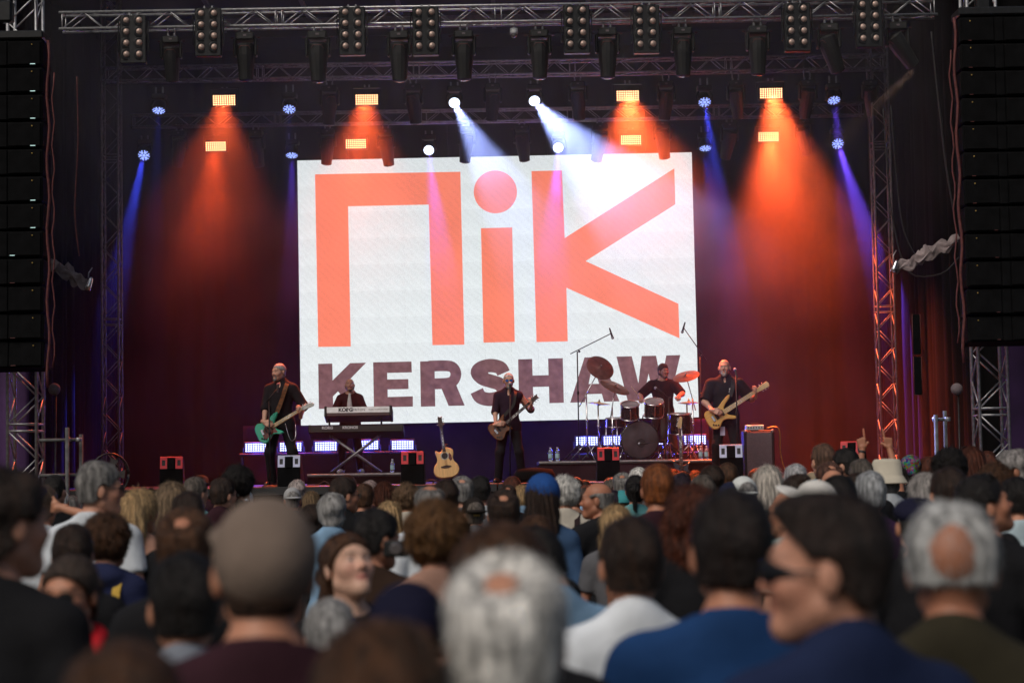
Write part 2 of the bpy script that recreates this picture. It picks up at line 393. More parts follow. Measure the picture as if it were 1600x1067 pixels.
# ------------------------------------------------------------------ trusses
brace_cache = {}
def bar(parent, a, b, r, m, name, n=6):
    a = Vector(a); b = Vector(b); L_ = (b - a).length; key = (round(L_, 2), round(r, 4), m, n, name)
    if key not in brace_cache: brace_cache[key] = MB().tube([(0, 0, 0), (L_, 0, 0)], r, n).mesh(name, m)
    d = (b - a) / L_
    return inst(name, brace_cache[key], parent, frame(a, d, Vector((0, 0, 1)) if abs(d.z) < .95 else Vector((0, 1, 0))))
def truss(a, b, w, mods, cells, m, label, r=.024, rb=.009, cat='truss', name='lighting_truss', up=(0, 0, 1), h=None, plates=True):
    """box truss from a to b: four chords, zigzag braces on each face, end frames at every joint"""
    a = Vector(a); b = Vector(b); L_ = (b - a).length; h = h or w
    t = empty(name, m=frame(a, b - a, up), label=label, cat=cat, group='trusses')
    cs = [(-w / 2, -h / 2), (w / 2, -h / 2), (w / 2, h / 2), (-w / 2, h / 2)]
    for y, z in cs: bar(t, (0, y, z), (L_, y, z), r, m, 'chord', 10)
    ml = L_ / mods
    for k in range(mods):
        x0 = k * ml + .05; x1 = (k + 1) * ml - .05; cl = (x1 - x0) / cells
        for x in (x0, x1):
            for q in range(4): bar(t, (x, *cs[q]), (x, *cs[(q + 1) % 4]), rb * 1.2, m, 'end_bar')
        for c in range(cells):
            xa, xb = x0 + c * cl, x0 + (c + 1) * cl
            for q in range(4):
                p, s_ = cs[q], cs[(q + 1) % 4]
                if (c + (q in (2, 3))) % 2: p, s_ = s_, p
                bar(t, (xa, *p), (xb, *s_), rb, m, 'brace')
    return t
T1z, T2z, T3z = 8.80, 8.72, 8.28
a1, b1 = at(95, 33, 31), at(1462, 15.5, 31); a2, b2 = at(163, 115, 34.8), at(1382, 101, 34.8); a3, b3 = at(205, 190, 37.1), at(1348, 172, 37.1)
def lvl(p, q): z = (p.z + q.z) / 2; return Vector((p.x, p.y, z)), Vector((q.x, q.y, z))
a1, b1 = lvl(a1, b1); a2, b2 = lvl(a2, b2); a3, b3 = lvl(a3, b3)
truss(a1, b1, .26, 4, 10, 'alu', 'front aluminium lighting truss at the very top, carrying the big lamp panels', r=.022, rb=.009)
truss(a2, b2, .24, 5, 10, 'alu', 'middle lighting truss with orange and blue lamps below it', r=.02, rb=.008)
truss(a3, b3, .22, 5, 10, 'alu', 'rear lighting truss just above the big screen', r=.018, rb=.007)
for p, lb in ((a2, 'left'), (b2, 'right')):
    sx = 1 if lb == 'left' else -1
    x = p.x + sx * .12
    truss((x, 34.8, STAGE_Z + .01), (x, 34.8, 10.3), .29, 3, 9, 'alu_dim', f'tall slim truss tower on the {lb} side of the stage', r=.02, rb=.008, name='truss_tower', up=(0, 1, 0))
# PA towers by the crowd
for px, lb, top, D in ((40, 'left', 500, 29.2), (1542, 'right', 460, 29.2)):
    p = at(px, top, D); truss((p.x, D, 0), (p.x, D, 10.2), .42, 4, 6, 'alu', f'stout aluminium truss tower under the {lb} line array', r=.026, rb=.013, name='truss_tower', up=(0, 1, 0))
# purple banners at the far edges
for x0, x1, lb, sd in ((-9.4, -7.35, 'left', 1), (7.42, 9.4, 'right', 2)):
    drape('banner', (x0, 30.2, 0), (x1, 30.2, 0), .3, 4.4, 'banner', 4, .03, f'dark purple scrim banner behind the {lb} truss tower', 'banner', seed=sd)
# scaffold rails
def rails(label, posts, D, zt, hz):
    t = empty('scaffold_rail', (posts[0], D, 0), label=label, cat='railing')
    for i, (x, z) in enumerate(zip(posts, zt)):
        MB().tube([(x - posts[0], .2 * i, 0), (x - posts[0], .2 * i, z)], .03, 10).build('post', 'dull_pipe', t)
    for z, x0, x1 in hz:
        MB().tube([(x0 - posts[0], .06, z), (x1 - posts[0], .06, z)], .024, 8).build('rail', 'dull_pipe', t)
    for x in posts: MB().lathe([(.04, -.03), (.045, -.02), (.045, .02), (.04, .03)], 10, Matrix.Translation((x - posts[0], .04, hz[0][0]))).build('clamp', 'steel', t)
D = 28.6
p = at(105, 668, D); q = at(122, 678, D); r1 = at(105, 687, D); r2 = at(105, 742, D)
rails('grey scaffold posts and rails beside the left truss tower', [p.x, q.x], D, [p.z, q.z], [(r1.z, at(60, 687, D).x, at(125, 687, D).x), (r2.z, at(60, 742, D).x, at(125, 742, D).x)])
p = at(1462, 648, D); q = at(1481, 641, D)
rails('pair of grey scaffold posts beside the right truss tower', [p.x, q.x], D, [p.z, q.z], [(at(1470, 655, D).z, p.x, q.x), (at(1470, 715, D).z, p.x, q.x)])

# ------------------------------------------------------------------ line arrays
def line_array(px0, px1, top, bot, D, n, side, label):
    xl, xr = at(px0, 300, D).x, at(px1, 300, D).x; zt = at((px0 + px1) / 2, top, D).z; zb = at((px0 + px1) / 2, bot, D).z
    w = xr - xl; t = empty('line_array_speaker', ((xl + xr) / 2, D, zb), label=label, cat='loudspeaker', group='line arrays')
    bh = (zt - zb) / n; z = zt - zb; y = 0.; ang = 0.
    for i in range(n):
        ang = R(.35 + max(0, i - n * .55) * 1.1); z -= bh * math.cos(ang)
        m = Matrix.Translation((0, y, z + bh / 2)) @ Matrix.Rotation(-ang, 4, 'X')
        c = MB().box((0, .28, 0), (w, .5, bh * .95), bev=.02).build('cabinet', 'matte_black', t, m)
        for sx in (-1, 1):
            MB().box((sx * w * .27, 0.018, 0), (w * .40, .02, bh * .84), bev=.006).build('grille', 'matte_black', c)
            MB().lathe([(.011, 0), (.011, .012), (.006, .016)], 8, Matrix.Translation((sx * w * .37, .005, bh * .30)) @ Matrix.Rotation(R(90), 4, 'X')).build('bolt', 'brass', c)
        MB().box((0, 0.022, 0), (w * .1, .02, bh * .9), bev=.006).build('waveguide', 'matte_black', c)
        if i % 5 != 4: MB().box((side * -w * .12 if i > 6 else side * w * .38 * (-1), -.002, -bh * .42), (.07 if side < 0 else .05, .008, .008)).build('status_light', 'led_status' if side < 0 and i < 8 else 'cable_warm', c)
        y += bh * math.sin(ang) * .8
    for sx in (-1, 1): MB().tube([(sx * w * .42, .15, zt - zb), (sx * w * .3, .15, 10.6 - zb)], .012, 6).build('chain', 'steel', t)
    MB().box((0, .25, zt - zb + .07), (w * 1.02, .5, .12), bev=.02).build('rigging_frame', 'black_metal', t)
    cb = [(-side * (w / 2 + .06) + .02 * math.sin(k * 1.3), .1, (zt - zb) * (1 - k / 24 * 1.06)) for k in range(25)]
    MB().tube(cb, .022, 6).build('cable_bundle', 'cable_warm', t)
    cb = [(-side * (w / 2 + .13) + .02 * math.sin(k * 1.7 + 1), .12, (zt - zb) * (.9 - k / 24 * .9)) for k in range(25)]
    MB().tube(cb, .012, 6).build('cable_bundle', 'cable_warm', t)
line_array(-58, 66, 62, 575, 28.2, 12, -1, 'tall black line array of loudspeakers at the left edge')
line_array(1508, 1632, 24, 534, 28.2, 12, 1, 'tall black line array of loudspeakers at the right edge')
# crumpled sheeting beside the arrays
def crumpled(pts, D, r, label, seed):
    rnd = random.Random(seed); P = [at(x, y, D) for x, y in pts]; b = MB(); n = 14; v = []; K = 24
    path = smoothpath([(q.x, q.z) for q in P], 8)
    ph = [rnd.uniform(0, 6) for _ in range(4)]
    for i, (x, z) in enumerate(path):
        e = .45 + .55 * math.sin(math.pi * min(1, (i + 1.5) / len(path)))
        for j in range(n):
            a = 2 * math.pi * j / n; rr = r * e * (1 + .22 * math.sin(3 * a + i * .5 + ph[0]) + .18 * math.sin(5 * a - i * .37 + ph[1]) + .08 * rnd.uniform(-1, 1))
            v.append((x + .04 * math.sin(2 * a + i * .4), D + rr * .4 * math.cos(a), z + rr * math.sin(a) + .03 * math.sin(i * .8 + ph[2])))
    k = len(path)
    b.add(v, [(i * n + j, i * n + (j + 1) % n, (i + 1) * n + (j + 1) % n, (i + 1) * n + j) for i in range(k - 1) for j in range(n)])
    b.f += [tuple(range(n)), tuple((k - 1) * n + j for j in range(n))]; b.smooth += [False, False]
    return tag(b.build('crumpled_sheet', 'crumpled'), label, 'sheeting')
crumpled([(78, 411), (92, 420), (110, 428), (126, 440), (136, 446)], 29.6, .10, 'crumpled pale sheeting hanging by the left line array', 3)
crumpled([(1500, 370), (1480, 384), (1455, 392), (1438, 402), (1420, 412), (1398, 420)], 29.6, .10, 'long crumpled pale sheeting hanging by the right line array', 5)
def hanging_cable(pts, D, r, label, m='cable'):
    P = [at(x, y, D) for x, y in pts]
    return tag(MB().tube(P, r, 6).build('hanging_cable', m), label, 'cable')
hanging_cable(smoothpath([(1455, 50), (1462, 120), (1470, 190), (1478, 260), (1490, 330)], 4), 30.4, .014, 'long loose cable hanging beside the right line array')
hanging_cable(smoothpath([(1380, 170), (1386, 260), (1396, 350), (1420, 425), (1470, 428), (1500, 400)], 4), 30.4, .010, 'thin cable drooping below the crumpled sheeting on the right')
hanging_cable(smoothpath([(1392, 165), (1400, 270), (1412, 360), (1440, 415)], 4), 30.5, .010, 'second thin cable curving toward the crumpled sheeting on the right')
hanging_cable(smoothpath([(120, 120), (122, 220), (117, 330), (124, 400)], 4), 30.4, .012, 'loose cable hanging to the right of the left line array', 'cable_warm')
for px, py, lb in ((1397, 420, 'right'), (138, 447, 'left')):
    p = at(px, py, 29.55); t = empty('clamp_lamp', p, label=f'small silver clamp lamp below the crumpled sheeting on the {lb}', cat='lamp')
    MB().lathe([(.02, .14), (.035, .1), (.045, 0), (.05, -.06)], 12, Matrix.Rotation(R(20), 4, 'Y')).build('shade', 'chrome', t)
    MB().tube([(0, 0, .12), (0, .03, .2), (.05, .05, .28)], .01, 6).build('arm', 'steel', t)
for px, py, lb in ((85, 608, 'left'), (1495, 608, 'right')):
    p = at(px, py, 29.3); t = empty('stand_microphone', (p.x, p.y, 0), label=f'round dark foam ball on a slim pole by the {lb} truss tower', cat='microphone')
    MB().sphere((0, 0, p.z), .09, 14, 10).build('foam_ball', 'grey_grille', t)
    MB().tube([(0, 0, 0), (.02, 0, p.z - .08)], .012, 8).build('pole', 'black_metal', t)
    MB().lathe([(.2, 0), (.2, .02), (.03, .04)], 16).build('base', 'black_metal', t)
# small narrow frames leaning on the right wing
for px, py0, py1, lb in ((1431, 490, 555, 'upper'), (1433, 556, 618, 'lower')):
    a = at(px, py0, 30.6); b_ = at(px, py1, 30.6); h = a.z - b_.z; t = empty('wall_panel', (a.x, 30.6, b_.z), label=f'{lb} of two narrow dark panels with thin red edges, right wing', cat='panel')
    MB().box((0, 0, h / 2), (.11, .04, h * .96), bev=.006).build('panel', 'matte_black', t)
    for sx in (-1, 1): MB().tube([(sx * .06, -.01, .01), (sx * .06, -.01, h - .01)], .005, 6).build('edge_trim', 'cable_warm', t)
    MB().tube([(-.06, -.01, .01), (.06, -.01, .01)], .005, 6).build('edge_trim', 'cable_warm', t)

# ------------------------------------------------------------------ lamps
SPOT = []
def spot(parent, loc, direction, watts, color, angle, blend=.6, r=.06, name='beam_light'):
    d = bpy.data.lights.new(name, 'SPOT'); d.energy = watts; d.color = color; d.spot_size = R(angle); d.spot_blend = blend; d.shadow_soft_size = r
    o = bpy.data.objects.new(name, d); link(o, parent)
    o.matrix_local = Matrix.Translation(loc) @ Vector(direction).normalized().to_track_quat('-Z', 'Y').to_matrix().to_4x4()
    return o
def clamps(t, z0, z1, dx=.05, y=0.):
    for sx in (-1, 1):
        MB().box((sx * dx, y, (z0 + z1) / 2), (.03, .035, z1 - z0), bev=.005).build('clamp', 'steel', t)
OR, ORD_ = (1.0, .115, .028), (1.0, .085, .02)
# orange matrix floods
dot_me = {}
def dots(key, w, h, nx, ny, m):
    if key not in dot_me:
        b = MB(); px, pz = w / nx, h / ny
        for i in range(nx):
            for j in range(ny):
                b.lathe([(.40 * px, 0), (.34 * px, .006), (.14 * px, .01)], 8, Matrix.Translation((-w / 2 + px * (i + .5), 0, -h / 2 + pz * (j + .5))) @ Matrix.Rotation(R(90), 4, 'X'))
        dot_me[key] = b.mesh('lens_array', m)
    return dot_me[key]
def flood(px, py, D, w, tz, watts, angle, direction, label, nx=10, ny=5, m='lamp_orange', color=OR, floor=False):
    p = at(px, py, D); t = empty('matrix_flood_lamp', p, label=label, cat='stage light', group='floor floods' if floor else 'orange matrix floods')
    h = w * ny / nx * .92; tilt = R(8 if not floor else -6)
    m_ = Matrix.Rotation(tilt, 4, 'X')
    hd = MB().box((0, .07, 0), (w + .05, .12, h + .05), bev=.012).build('housing', 'black_metal', t, m_)
    inst('lens_array', dots((w, nx, ny, m), w, h, nx, ny, m), hd, Matrix.Translation((0, .008, 0)))['kind'] = 'stuff'
    for k in range(5): MB().box((-w * .4 + w * .2 * k, .15, 0), (.012, .05, h), None).build('cooling_fin', 'black_metal', hd)
    if floor:
        for sx in (-1, 1): MB().box((sx * (w / 2 + .04), .07, -h / 2), (.02, .16, h), bev=.004).build('foot', 'black_metal', t)
    else:
        b = MB()
        b.box((0, .08, h / 2 + .13), (w + .12, .04, .015))
        for sx in (-1, 1): b.box((sx * (w / 2 + .05), .08, h / 4 + .07), (.012, .04, h / 2 + .12))
        b.build('yoke', 'black_metal', t); clamps(t, h / 2 + .14, tz - p.z, .04, .08)
    if watts and floor:
        d_ = bpy.data.lights.new('flood_light', 'POINT'); d_.energy = watts; d_.color = color; d_.shadow_soft_size = .1
        link(bpy.data.objects.new('flood_light', d_), t, Matrix.Translation((0, -.14, .06)))
    elif watts: spot(t, (0, -.05, 0), direction, watts, color, angle, 1.0, .12)
    return t
KO = 2.0; SMOKE = 0.024
for i, (px, py, w, an, dr) in enumerate(((350, 157, 2600, 60, (0, -.5, -1)), (573, 156, 4200, 54, (-.02, -.7, -1)), (981, 150, 11000, 52, (.05, -.85, -1)), (1205, 146, 14000, 62, (.13, -.05, -1)))):
    flood(px, py, 34.6, .40, T2z - .1, w * KO, an, dr, f'orange lamp panel, {nth(i, 4)} of four below the middle truss')
for i, (px, py, w, an, dr) in enumerate(((337, 229, 3400, 54, (-.04, -.1, -1)), (556, 225, 2600, 40, (0, .14, -1)), (986, 219, 4500, 42, (.35, .32, -1)), (1201, 214, 10000, 68, (.07, -.05, -1)))):
    flood(px, py, 37.0, .385, T3z - .1, w * KO, an, dr, f'orange lamp panel, {nth(i, 4)} of four below the rear truss', color=ORD_)
# round blue wash heads
def wash(px, py, D, tz, face, bright, label, watts, angle, direction, color):
    p = at(px, py, D); t = empty('wash_moving_head', p, label=label, cat='stage light', group='round wash heads')
    f = Vector(face).normalized(); m_ = f.to_track_quat('Z', 'Y').to_matrix().to_4x4()
    hd = MB().lathe([(.05, -.2), (.09, -.17), (.11, -.1), (.118, -.02), (.118, .0)], 24, m_).build('head', 'black_plastic', t)
    b = MB(); em = 'lamp_white' if bright else 'lamp_blue'
    b.lathe([(.0005, .004), (.096 if bright else .03, .004)], 24, m_, cap=False)
    if not bright:
        for k in range(6): b.lathe([(.027, .003), (.022, .010), (.008, .013)], 10, m_ @ Matrix.Translation((.062 * math.cos(k * 1.0472), .062 * math.sin(k * 1.0472), 0)))
        for k in range(12): b.lathe([(.014, .003), (.011, .008), (.004, .01)], 8, m_ @ Matrix.Translation((.098 * math.cos(k * .5236 + .26), .098 * math.sin(k * .5236 + .26), 0)))
    b.build('lens_cluster', em, hd)
    zt = tz - p.z
    for sx in (-1, 1): MB().tube([(sx * .13, .02, 0), (sx * .14, .05, .12), (sx * .1, .06, .2)], .018, 8).build('yoke_arm', 'black_plastic', t)
    MB().box((0, .07, .25), (.26, .2, .1), bev=.02).build('base', 'black_plastic', t); clamps(t, .3, max(.34, zt), .06, .07)
    if watts: spot(t, f * .06, direction, watts * KO * 1.4, color, angle, .5, .05)
BL, WB, VI = (.045, .07, 1.0), (.32, .42, 1.0), (.16, .07, 1.0)
A = [(248, 173, (0, -.45, -1), 0, 500, 10, (0, -.2, -1), BL), (452, 171, (0, -.7, -1), 0, 300, 10, (0, -.2, -1), BL), (710, 161, (.1, -1.4, -.9), 1, 9000, 22, (.46, -1.0, -1), WB),
     (835, 158, (.2, -1.4, -.9), 1, 13000, 28, (.66, -1.15, -1), WB), (1101, 160, (.05, -.8, -1), 0, 6000, 12, (.15, .1, -1), BL), (1303, 157, (.1, -.6, -1), 0, 2500, 12, (.05, -.15, -1), VI)]
for i, (px, py, f, br, w, an, dr, c) in enumerate(A):
    wash(px, py, 34.5, T2z - .1, f, br, f'{"glaring white" if br else "blue"} round wash lamp, {nth(i, 6)} of six below the middle truss', w, an, dr, c)
B = [(225, 243, (-.05, -1.2, -.9), 0, 8000, 12, (-.16, -.25, -1), BL), (456, 243, (0, -.4, -1), 0, 2000, 14, (0, -.05, -1), VI), (670, 235, (0, -1.4, -.8), 1, 7000, 18, (.1, -.05, -1), VI),
     (872, 231, (.1, -1.4, -.8), 1, 7000, 20, (-.08, -.12, -1), VI), (1102, 232, (0, -.4, -1), 0, 1500, 16, (.06, -.1, -1), BL), (1309, 225, (.1, -1.2, -.9), 0, 11000, 15, (.25, -.2, -1), VI)]
for i, (px, py, f, br, w, an, dr, c) in enumerate(B):
    wash(px, py, 36.9, T3z - .1, f, br or px in (225, 1309) and 0, f'{"glaring white" if br else "blue"} round wash lamp, {nth(i, 6)} of six below the rear truss', w, an, dr, c)
# dark profile moving heads
def profile(px, py0, py1, D, tz, yaw, tilt, label, group):
    z1 = at(px, py0, D).z; z0 = at(px, py1, D).z; x = at(px, (py0 + py1) / 2, D).x; s = (z1 - z0) / .78
    t = empty('profile_moving_head', (x, D, z0), label=label, cat='stage light', group=group)
    S = Matrix.Scale(s, 4)
    MB().box((0, 0, .71), (.30, .24, .13), S, .025).build('base', 'black_plastic', t)
    MB().box((0, -.123, .72), (.05, .006, .03), S).build('display', 'grey_grille', t)
    for sx in (-1, 1):
        MB().box((sx * .165, 0, .54), (.05, .15, .30), S, .02).build('yoke_arm', 'black_plastic', t)
        MB().box((sx * .215, 0, .70), (.04, .015, .015), S).build('handle', 'cable_warm', t)
    m_ = S @ Matrix.Translation((0, 0, .47)) @ Matrix.Rotation(R(yaw), 4, 'Z') @ Matrix.Rotation(R(tilt), 4, 'X')
    prof = [(.10, .14), (.145, .11), (.148, -.05), (.135, -.2), (.118, -.36), (.112, -.45), (.09, -.465)]
    hd = MB().lathe(prof, 14, m_, sm=False).build('head', 'black_plastic', t)
    MB().tube([(-.10, -.135, .03), (-.06, -.14, .085), (.06, -.14, .085), (.10, -.135, .03)], .006, 6).build('trim', 'cable_warm', hd, m_)
    MB().lathe([(.075, -.466), (.06, -.475), (.02, -.48)], 14, m_).build('lens', 'lens_glass', hd)
    for sx in (-1, 1): MB().box((sx * .055, 0, .80), (.035, .05, .08), S, .008).build('clamp', 'steel', t)
    MB().tube([(-.055, 0, .84 * s), (-.055, 0, max(.9 * s, tz - z0))], .012, 6).build('hook', 'steel', t); MB().tube([(.055, 0, .84 * s), (.055, 0, max(.9 * s, tz - z0))], .012, 6).build('hook', 'steel', t)
    return t, hd, m_
row = [(268, 58, 128, 0, 12), (384, 52, 127, 0, 5), (497, 50, 129, 0, 3), (624, 50, 128, 0, 3), (725, 49, 126, 0, 3), (843, 48, 124, 0, 2), (949, 45, 123, 0, 3), (1067, 44, 120, 0, 3), (1184, 42, 118, 0, 3), (1295, 38, 116, -60, 22), (1402, 36, 112, -70, 38)]
for i, (px, y0, y1, yw, tl) in enumerate(row):
    pr_ = profile(px, y0, y1, 31.0, a1.z - .1, yw, tl, f'dark spotlight with yoke, {nth(i, len(row))} of eleven hanging from the front truss', 'spotlights on the front truss')
q_ = pr_[2]; spot(pr_[0], q_ @ Vector((0, 0, -.52)), (-.85, .25, -.75), 420 * KO, (1.0, .62, .45), 16, .9, .05)      # the one front spotlight that is lit, at the right end
row = [(515, 134, 196, 10), (646, 132, 194, 14), (770, 131, 190, 12), (903, 128, 188, 12), (1041, 128, 188, 14), (1150, 127, 186, 20), (1262, 126, 186, 20), (1360, 126, 182, 22)]
for i, (px, y0, y1, tl) in enumerate(row):
    profile(px, y0, y1, 34.7, a2.z - .08, (-1) ** i * 20, tl, f'dark spotlight with yoke, {nth(i, len(row))} of eight hanging from the middle truss', 'spotlights on the middle truss')
row = [(280, 205, 262, 16), (400, 204, 262, 14), (512, 202, 258, 10), (603, 202, 260, 14), (729, 198, 255, 12), (816, 196, 253, 12), (938, 194, 254, 22), (1035, 190, 249, 12), (1140, 192, 250, 22), (1255, 188, 244, 25)]
for i, (px, y0, y1, tl) in enumerate(row):
    profile(px, y0, y1, 37.0, a3.z - .08, (-1) ** i * 30, tl, f'dark spotlight with yoke, {nth(i, len(row))} of ten hanging from the rear truss', 'spotlights on the rear truss')
# eight-lamp blinders
def blinder(px, y0, y1, D, label):
    c = at(px, (y0 + y1) / 2, D); t = empty('blinder_panel', c, label=label, cat='stage light', group='eight-lamp panels')
    w, h = .41, .76
    MB().box((0, .05, 0), (w, .14, h), bev=.012).build('housing', 'black_metal', t)
    for i in range(2):
        for j in range(4):
            m_ = Matrix.Translation(((i - .5) * .2, -.025, (1.5 - j) * .178 + .03)) @ Matrix.Rotation(R(90), 4, 'X') @ Matrix.Rotation(R(12), 4, 'Y')
            lp = MB().lathe([(.088, -.012), (.09, .004), (.076, .006)], 16, m_).build('lamp_ring', 'black_metal', t)
            MB().sphere((0, 0, .0), (.052, .052, .035), 12, 8, m_).build('bulb', 'blinder_bulb', lp)
    for sx in (-1, 1): MB().box((sx * (w / 2 + .03), .03, .05), (.015, .05, .5), bev=.004).build('yoke_arm', 'black_metal', t)
    clamps(t, h / 2 - .02, h / 2 + .05, .06, .05)
bl = [(208, 28, 96), (325, 16, 86), (550, 12, 86), (665, 12, 86), (901, 8, 84), (1010, 8, 84), (1246, 6, 80), (1358, 0, 74)]
for i, (px, y0, y1) in enumerate(bl): blinder(px, y0, y1, 30.7, f'black panel of eight round lamps, {nth(i, 8)} of eight along the front truss')
# dome camera
p = at(803, 54, 31.0); t = empty('dome_camera', p, label='small pale dome camera below the middle of the front truss', cat='camera')
MB().lathe([(.03, .1), (.06, .09), (.065, .03), (.055, 0)], 16).build('housing', 'white_shell', t); MB().sphere((0, 0, -.01), .05, 14, 8).build('dome', 'lens_glass', t); MB().tube([(0, 0, .1), (0, 0, a1.z - .12 - p.z)], .012, 6).build('bracket', 'steel', t)
# hoists in the top corners
for px, py, lb in ((10, 25, 'left'), (1535, 8, 'right')):
    p = at(px, py, 28.4); t = empty('chain_hoist', p, label=f'chain hoist above the {lb} line array', cat='hoist')
    MB().box((0, 0, .05), (.2, .2, .32), bev=.03).build('motor', 'black_metal', t); MB().tube([(0, 0, .2), (0, 0, .8)], .016, 6).build('chain', 'chrome', t); MB().lathe([(.05, -.12), (.07, -.1), (.02, -.06)], 10).build('hook', 'chrome', t)
# blue-white floor floods below the screen
fl = [(400, 699), (454, 698), (509, 697), (574, 695), (629, 695), (917, 689), (960, 688), (1042, 687), (1086, 687)]
for i, (px, py) in enumerate(fl):
    p = at(px, py, 37.2)
    flood(px, py, 37.2, .41, 0, 45, 130, (0, -1, .15), f'blue-white lamp panel on the stage floor, {nth(i, 9)} of nine below the screen', 9, 4, 'lamp_floor', (.06, .07, 1.0), True)
# dais carrying the floor floods
for x0, x1, lb in ((at(375, 700, 37.2).x, at(652, 700, 37.2).x, 'left'), (at(893, 700, 37.2).x, at(1106, 700, 37.2).x, 'right')):
    t = empty('flood_shelf', ((x0 + x1) / 2, 37.25, STAGE_Z), label=f'long low black shelf carrying the {lb} floor lamp panels', cat='shelf')
    zz = at((x0 * F / 37.2) + 800, 708, 37.2).z
    MB().box((0, 0, zz - STAGE_Z - .03), (x1 - x0, .25, .04), bev=.006).build('top', 'black_metal', t)
    for sx in (-1, -.33, .33, 1): MB().box((sx * (x1 - x0) / 2.05, 0, (zz - STAGE_Z - .05) / 2), (.04, .2, zz - STAGE_Z - .05)).build('leg', 'black_metal', t)
# ------------------------------------------------------------------ bodies: smooth blended solids turned into one surface
f32 = np.float32
def V3(a): return np.array(a, dtype=f32)
def e_cap(P, a, b, ra, rb):
    a, b = V3(a), V3(b); ab = b - a; pa = P - a
    t = np.clip(pa @ ab / max(1e-9, float(ab @ ab)), 0, 1)
    return np.linalg.norm(pa - t[:, None] * ab, axis=1) - (ra + (rb - ra) * t)
def e_ell(P, c, r, Rm=None):
    q = P - V3(c)
    if Rm is not None: q = q @ np.array(Rm, dtype=f32)
    r = V3(r); k0 = np.linalg.norm(q / r, axis=1); k1 = np.linalg.norm(q / (r * r), axis=1) + 1e-9
    return k0 * (k0 - 1) / k1
def ev(p, P): return e_cap(P, *p[1:]) if p[0] == 'c' else e_ell(P, *p[1:])
def smin(a, b, k):
    h = np.maximum(k - np.abs(a - b), 0) / k
    return np.minimum(a, b) - h * h * k * .25
def uni(prs, P, k):
    d = ev(prs[0], P)
    for p in prs[1:]: d = smin(d, ev(p, P), k)
    return d
def cap(a, b, ra, rb=None): return ('c', a, b, ra, ra if rb is None else rb)
def ell(c, r, Rm=None): return ('e', c, r, Rm)
def nets(fn, lo, hi, h):
    lo, hi = V3(lo), V3(hi); n = np.ceil((hi - lo) / h).astype(int) + 1
    ax = [lo[i] + h * np.arange(n[i], dtype=f32) for i in range(3)]
    X, Y, Z = np.meshgrid(*ax, indexing='ij'); P = np.stack([X.ravel(), Y.ravel(), Z.ravel()], 1)
    Fv = np.empty(len(P), f32)
    for s in range(0, len(P), 200000): Fv[s:s + 200000] = fn(P[s:s + 200000])
    Fv = Fv.reshape(n)
    Fv[0] = Fv[-1] = 1; Fv[:, 0] = Fv[:, -1] = 1; Fv[:, :, 0] = Fv[:, :, -1] = 1
    S = Fv < 0; m = n - 1
    co = [(i, j, k) for i in (0, 1) for j in (0, 1) for k in (0, 1)]
    sl = lambda A, c: A[c[0]:c[0] + m[0], c[1]:c[1] + m[1], c[2]:c[2] + m[2]]
    cnt = sum(sl(S, c).astype(np.int8) for c in co)
    act = (cnt > 0) & (cnt < 8); I = np.argwhere(act)
    val = {c: Fv[I[:, 0] + c[0], I[:, 1] + c[1], I[:, 2] + c[2]] for c in co}
    acc = np.zeros((len(I), 3), f32); ne = np.zeros(len(I), f32)
    for c in co:
        for axx in range(3):
            if c[axx]: continue
            d = list(c); d[axx] = 1; d = tuple(d)
            a, b = val[c], val[d]; x = (a < 0) != (b < 0)
            t = np.where(x, a / np.where(x, a - b, 1), 0)
            p = np.tile(V3(c), (len(I), 1)); p[:, axx] += t
            acc += p * x[:, None]; ne += x
    V = lo + h * (I + acc / ne[:, None])
    idx = -np.ones(m, int); idx[tuple(I.T)] = np.arange(len(I))
    quads = []
    for axx in range(3):
        sA = [slice(None)] * 3; sB = [slice(None)] * 3; sA[axx] = slice(0, -1); sB[axx] = slice(1, None)
        a, b = S[tuple(sA)], S[tuple(sB)]; E = np.argwhere(a != b)
        u, w = [(1, 2), (2, 0), (0, 1)][axx]
        E = E[(E[:, u] > 0) & (E[:, w] > 0) & (E[:, u] < m[u]) & (E[:, w] < m[w])]
        def cell(du, dw):
            q = E.copy(); q[:, u] -= du; q[:, w] -= dw; return idx[q[:, 0], q[:, 1], q[:, 2]]
        q = np.stack([cell(1, 1), cell(0, 1), cell(0, 0), cell(1, 0)], 1)
        fl = ~a[tuple(E.T)]; q[fl] = q[fl][:, ::-1]
        quads.append(q[(q >= 0).all(1)])
    return V, np.concatenate(quads)
def wob(P, f, seed=0):
    r = np.random.RandomState(seed); o = np.zeros(len(P), f32)
    for _ in range(5):
        k = r.normal(size=3); k = k / np.linalg.norm(k) * f * r.uniform(.6, 1.6)
        o += np.sin(P @ k.astype(f32) + r.uniform(0, 6.28))
    return o / 5

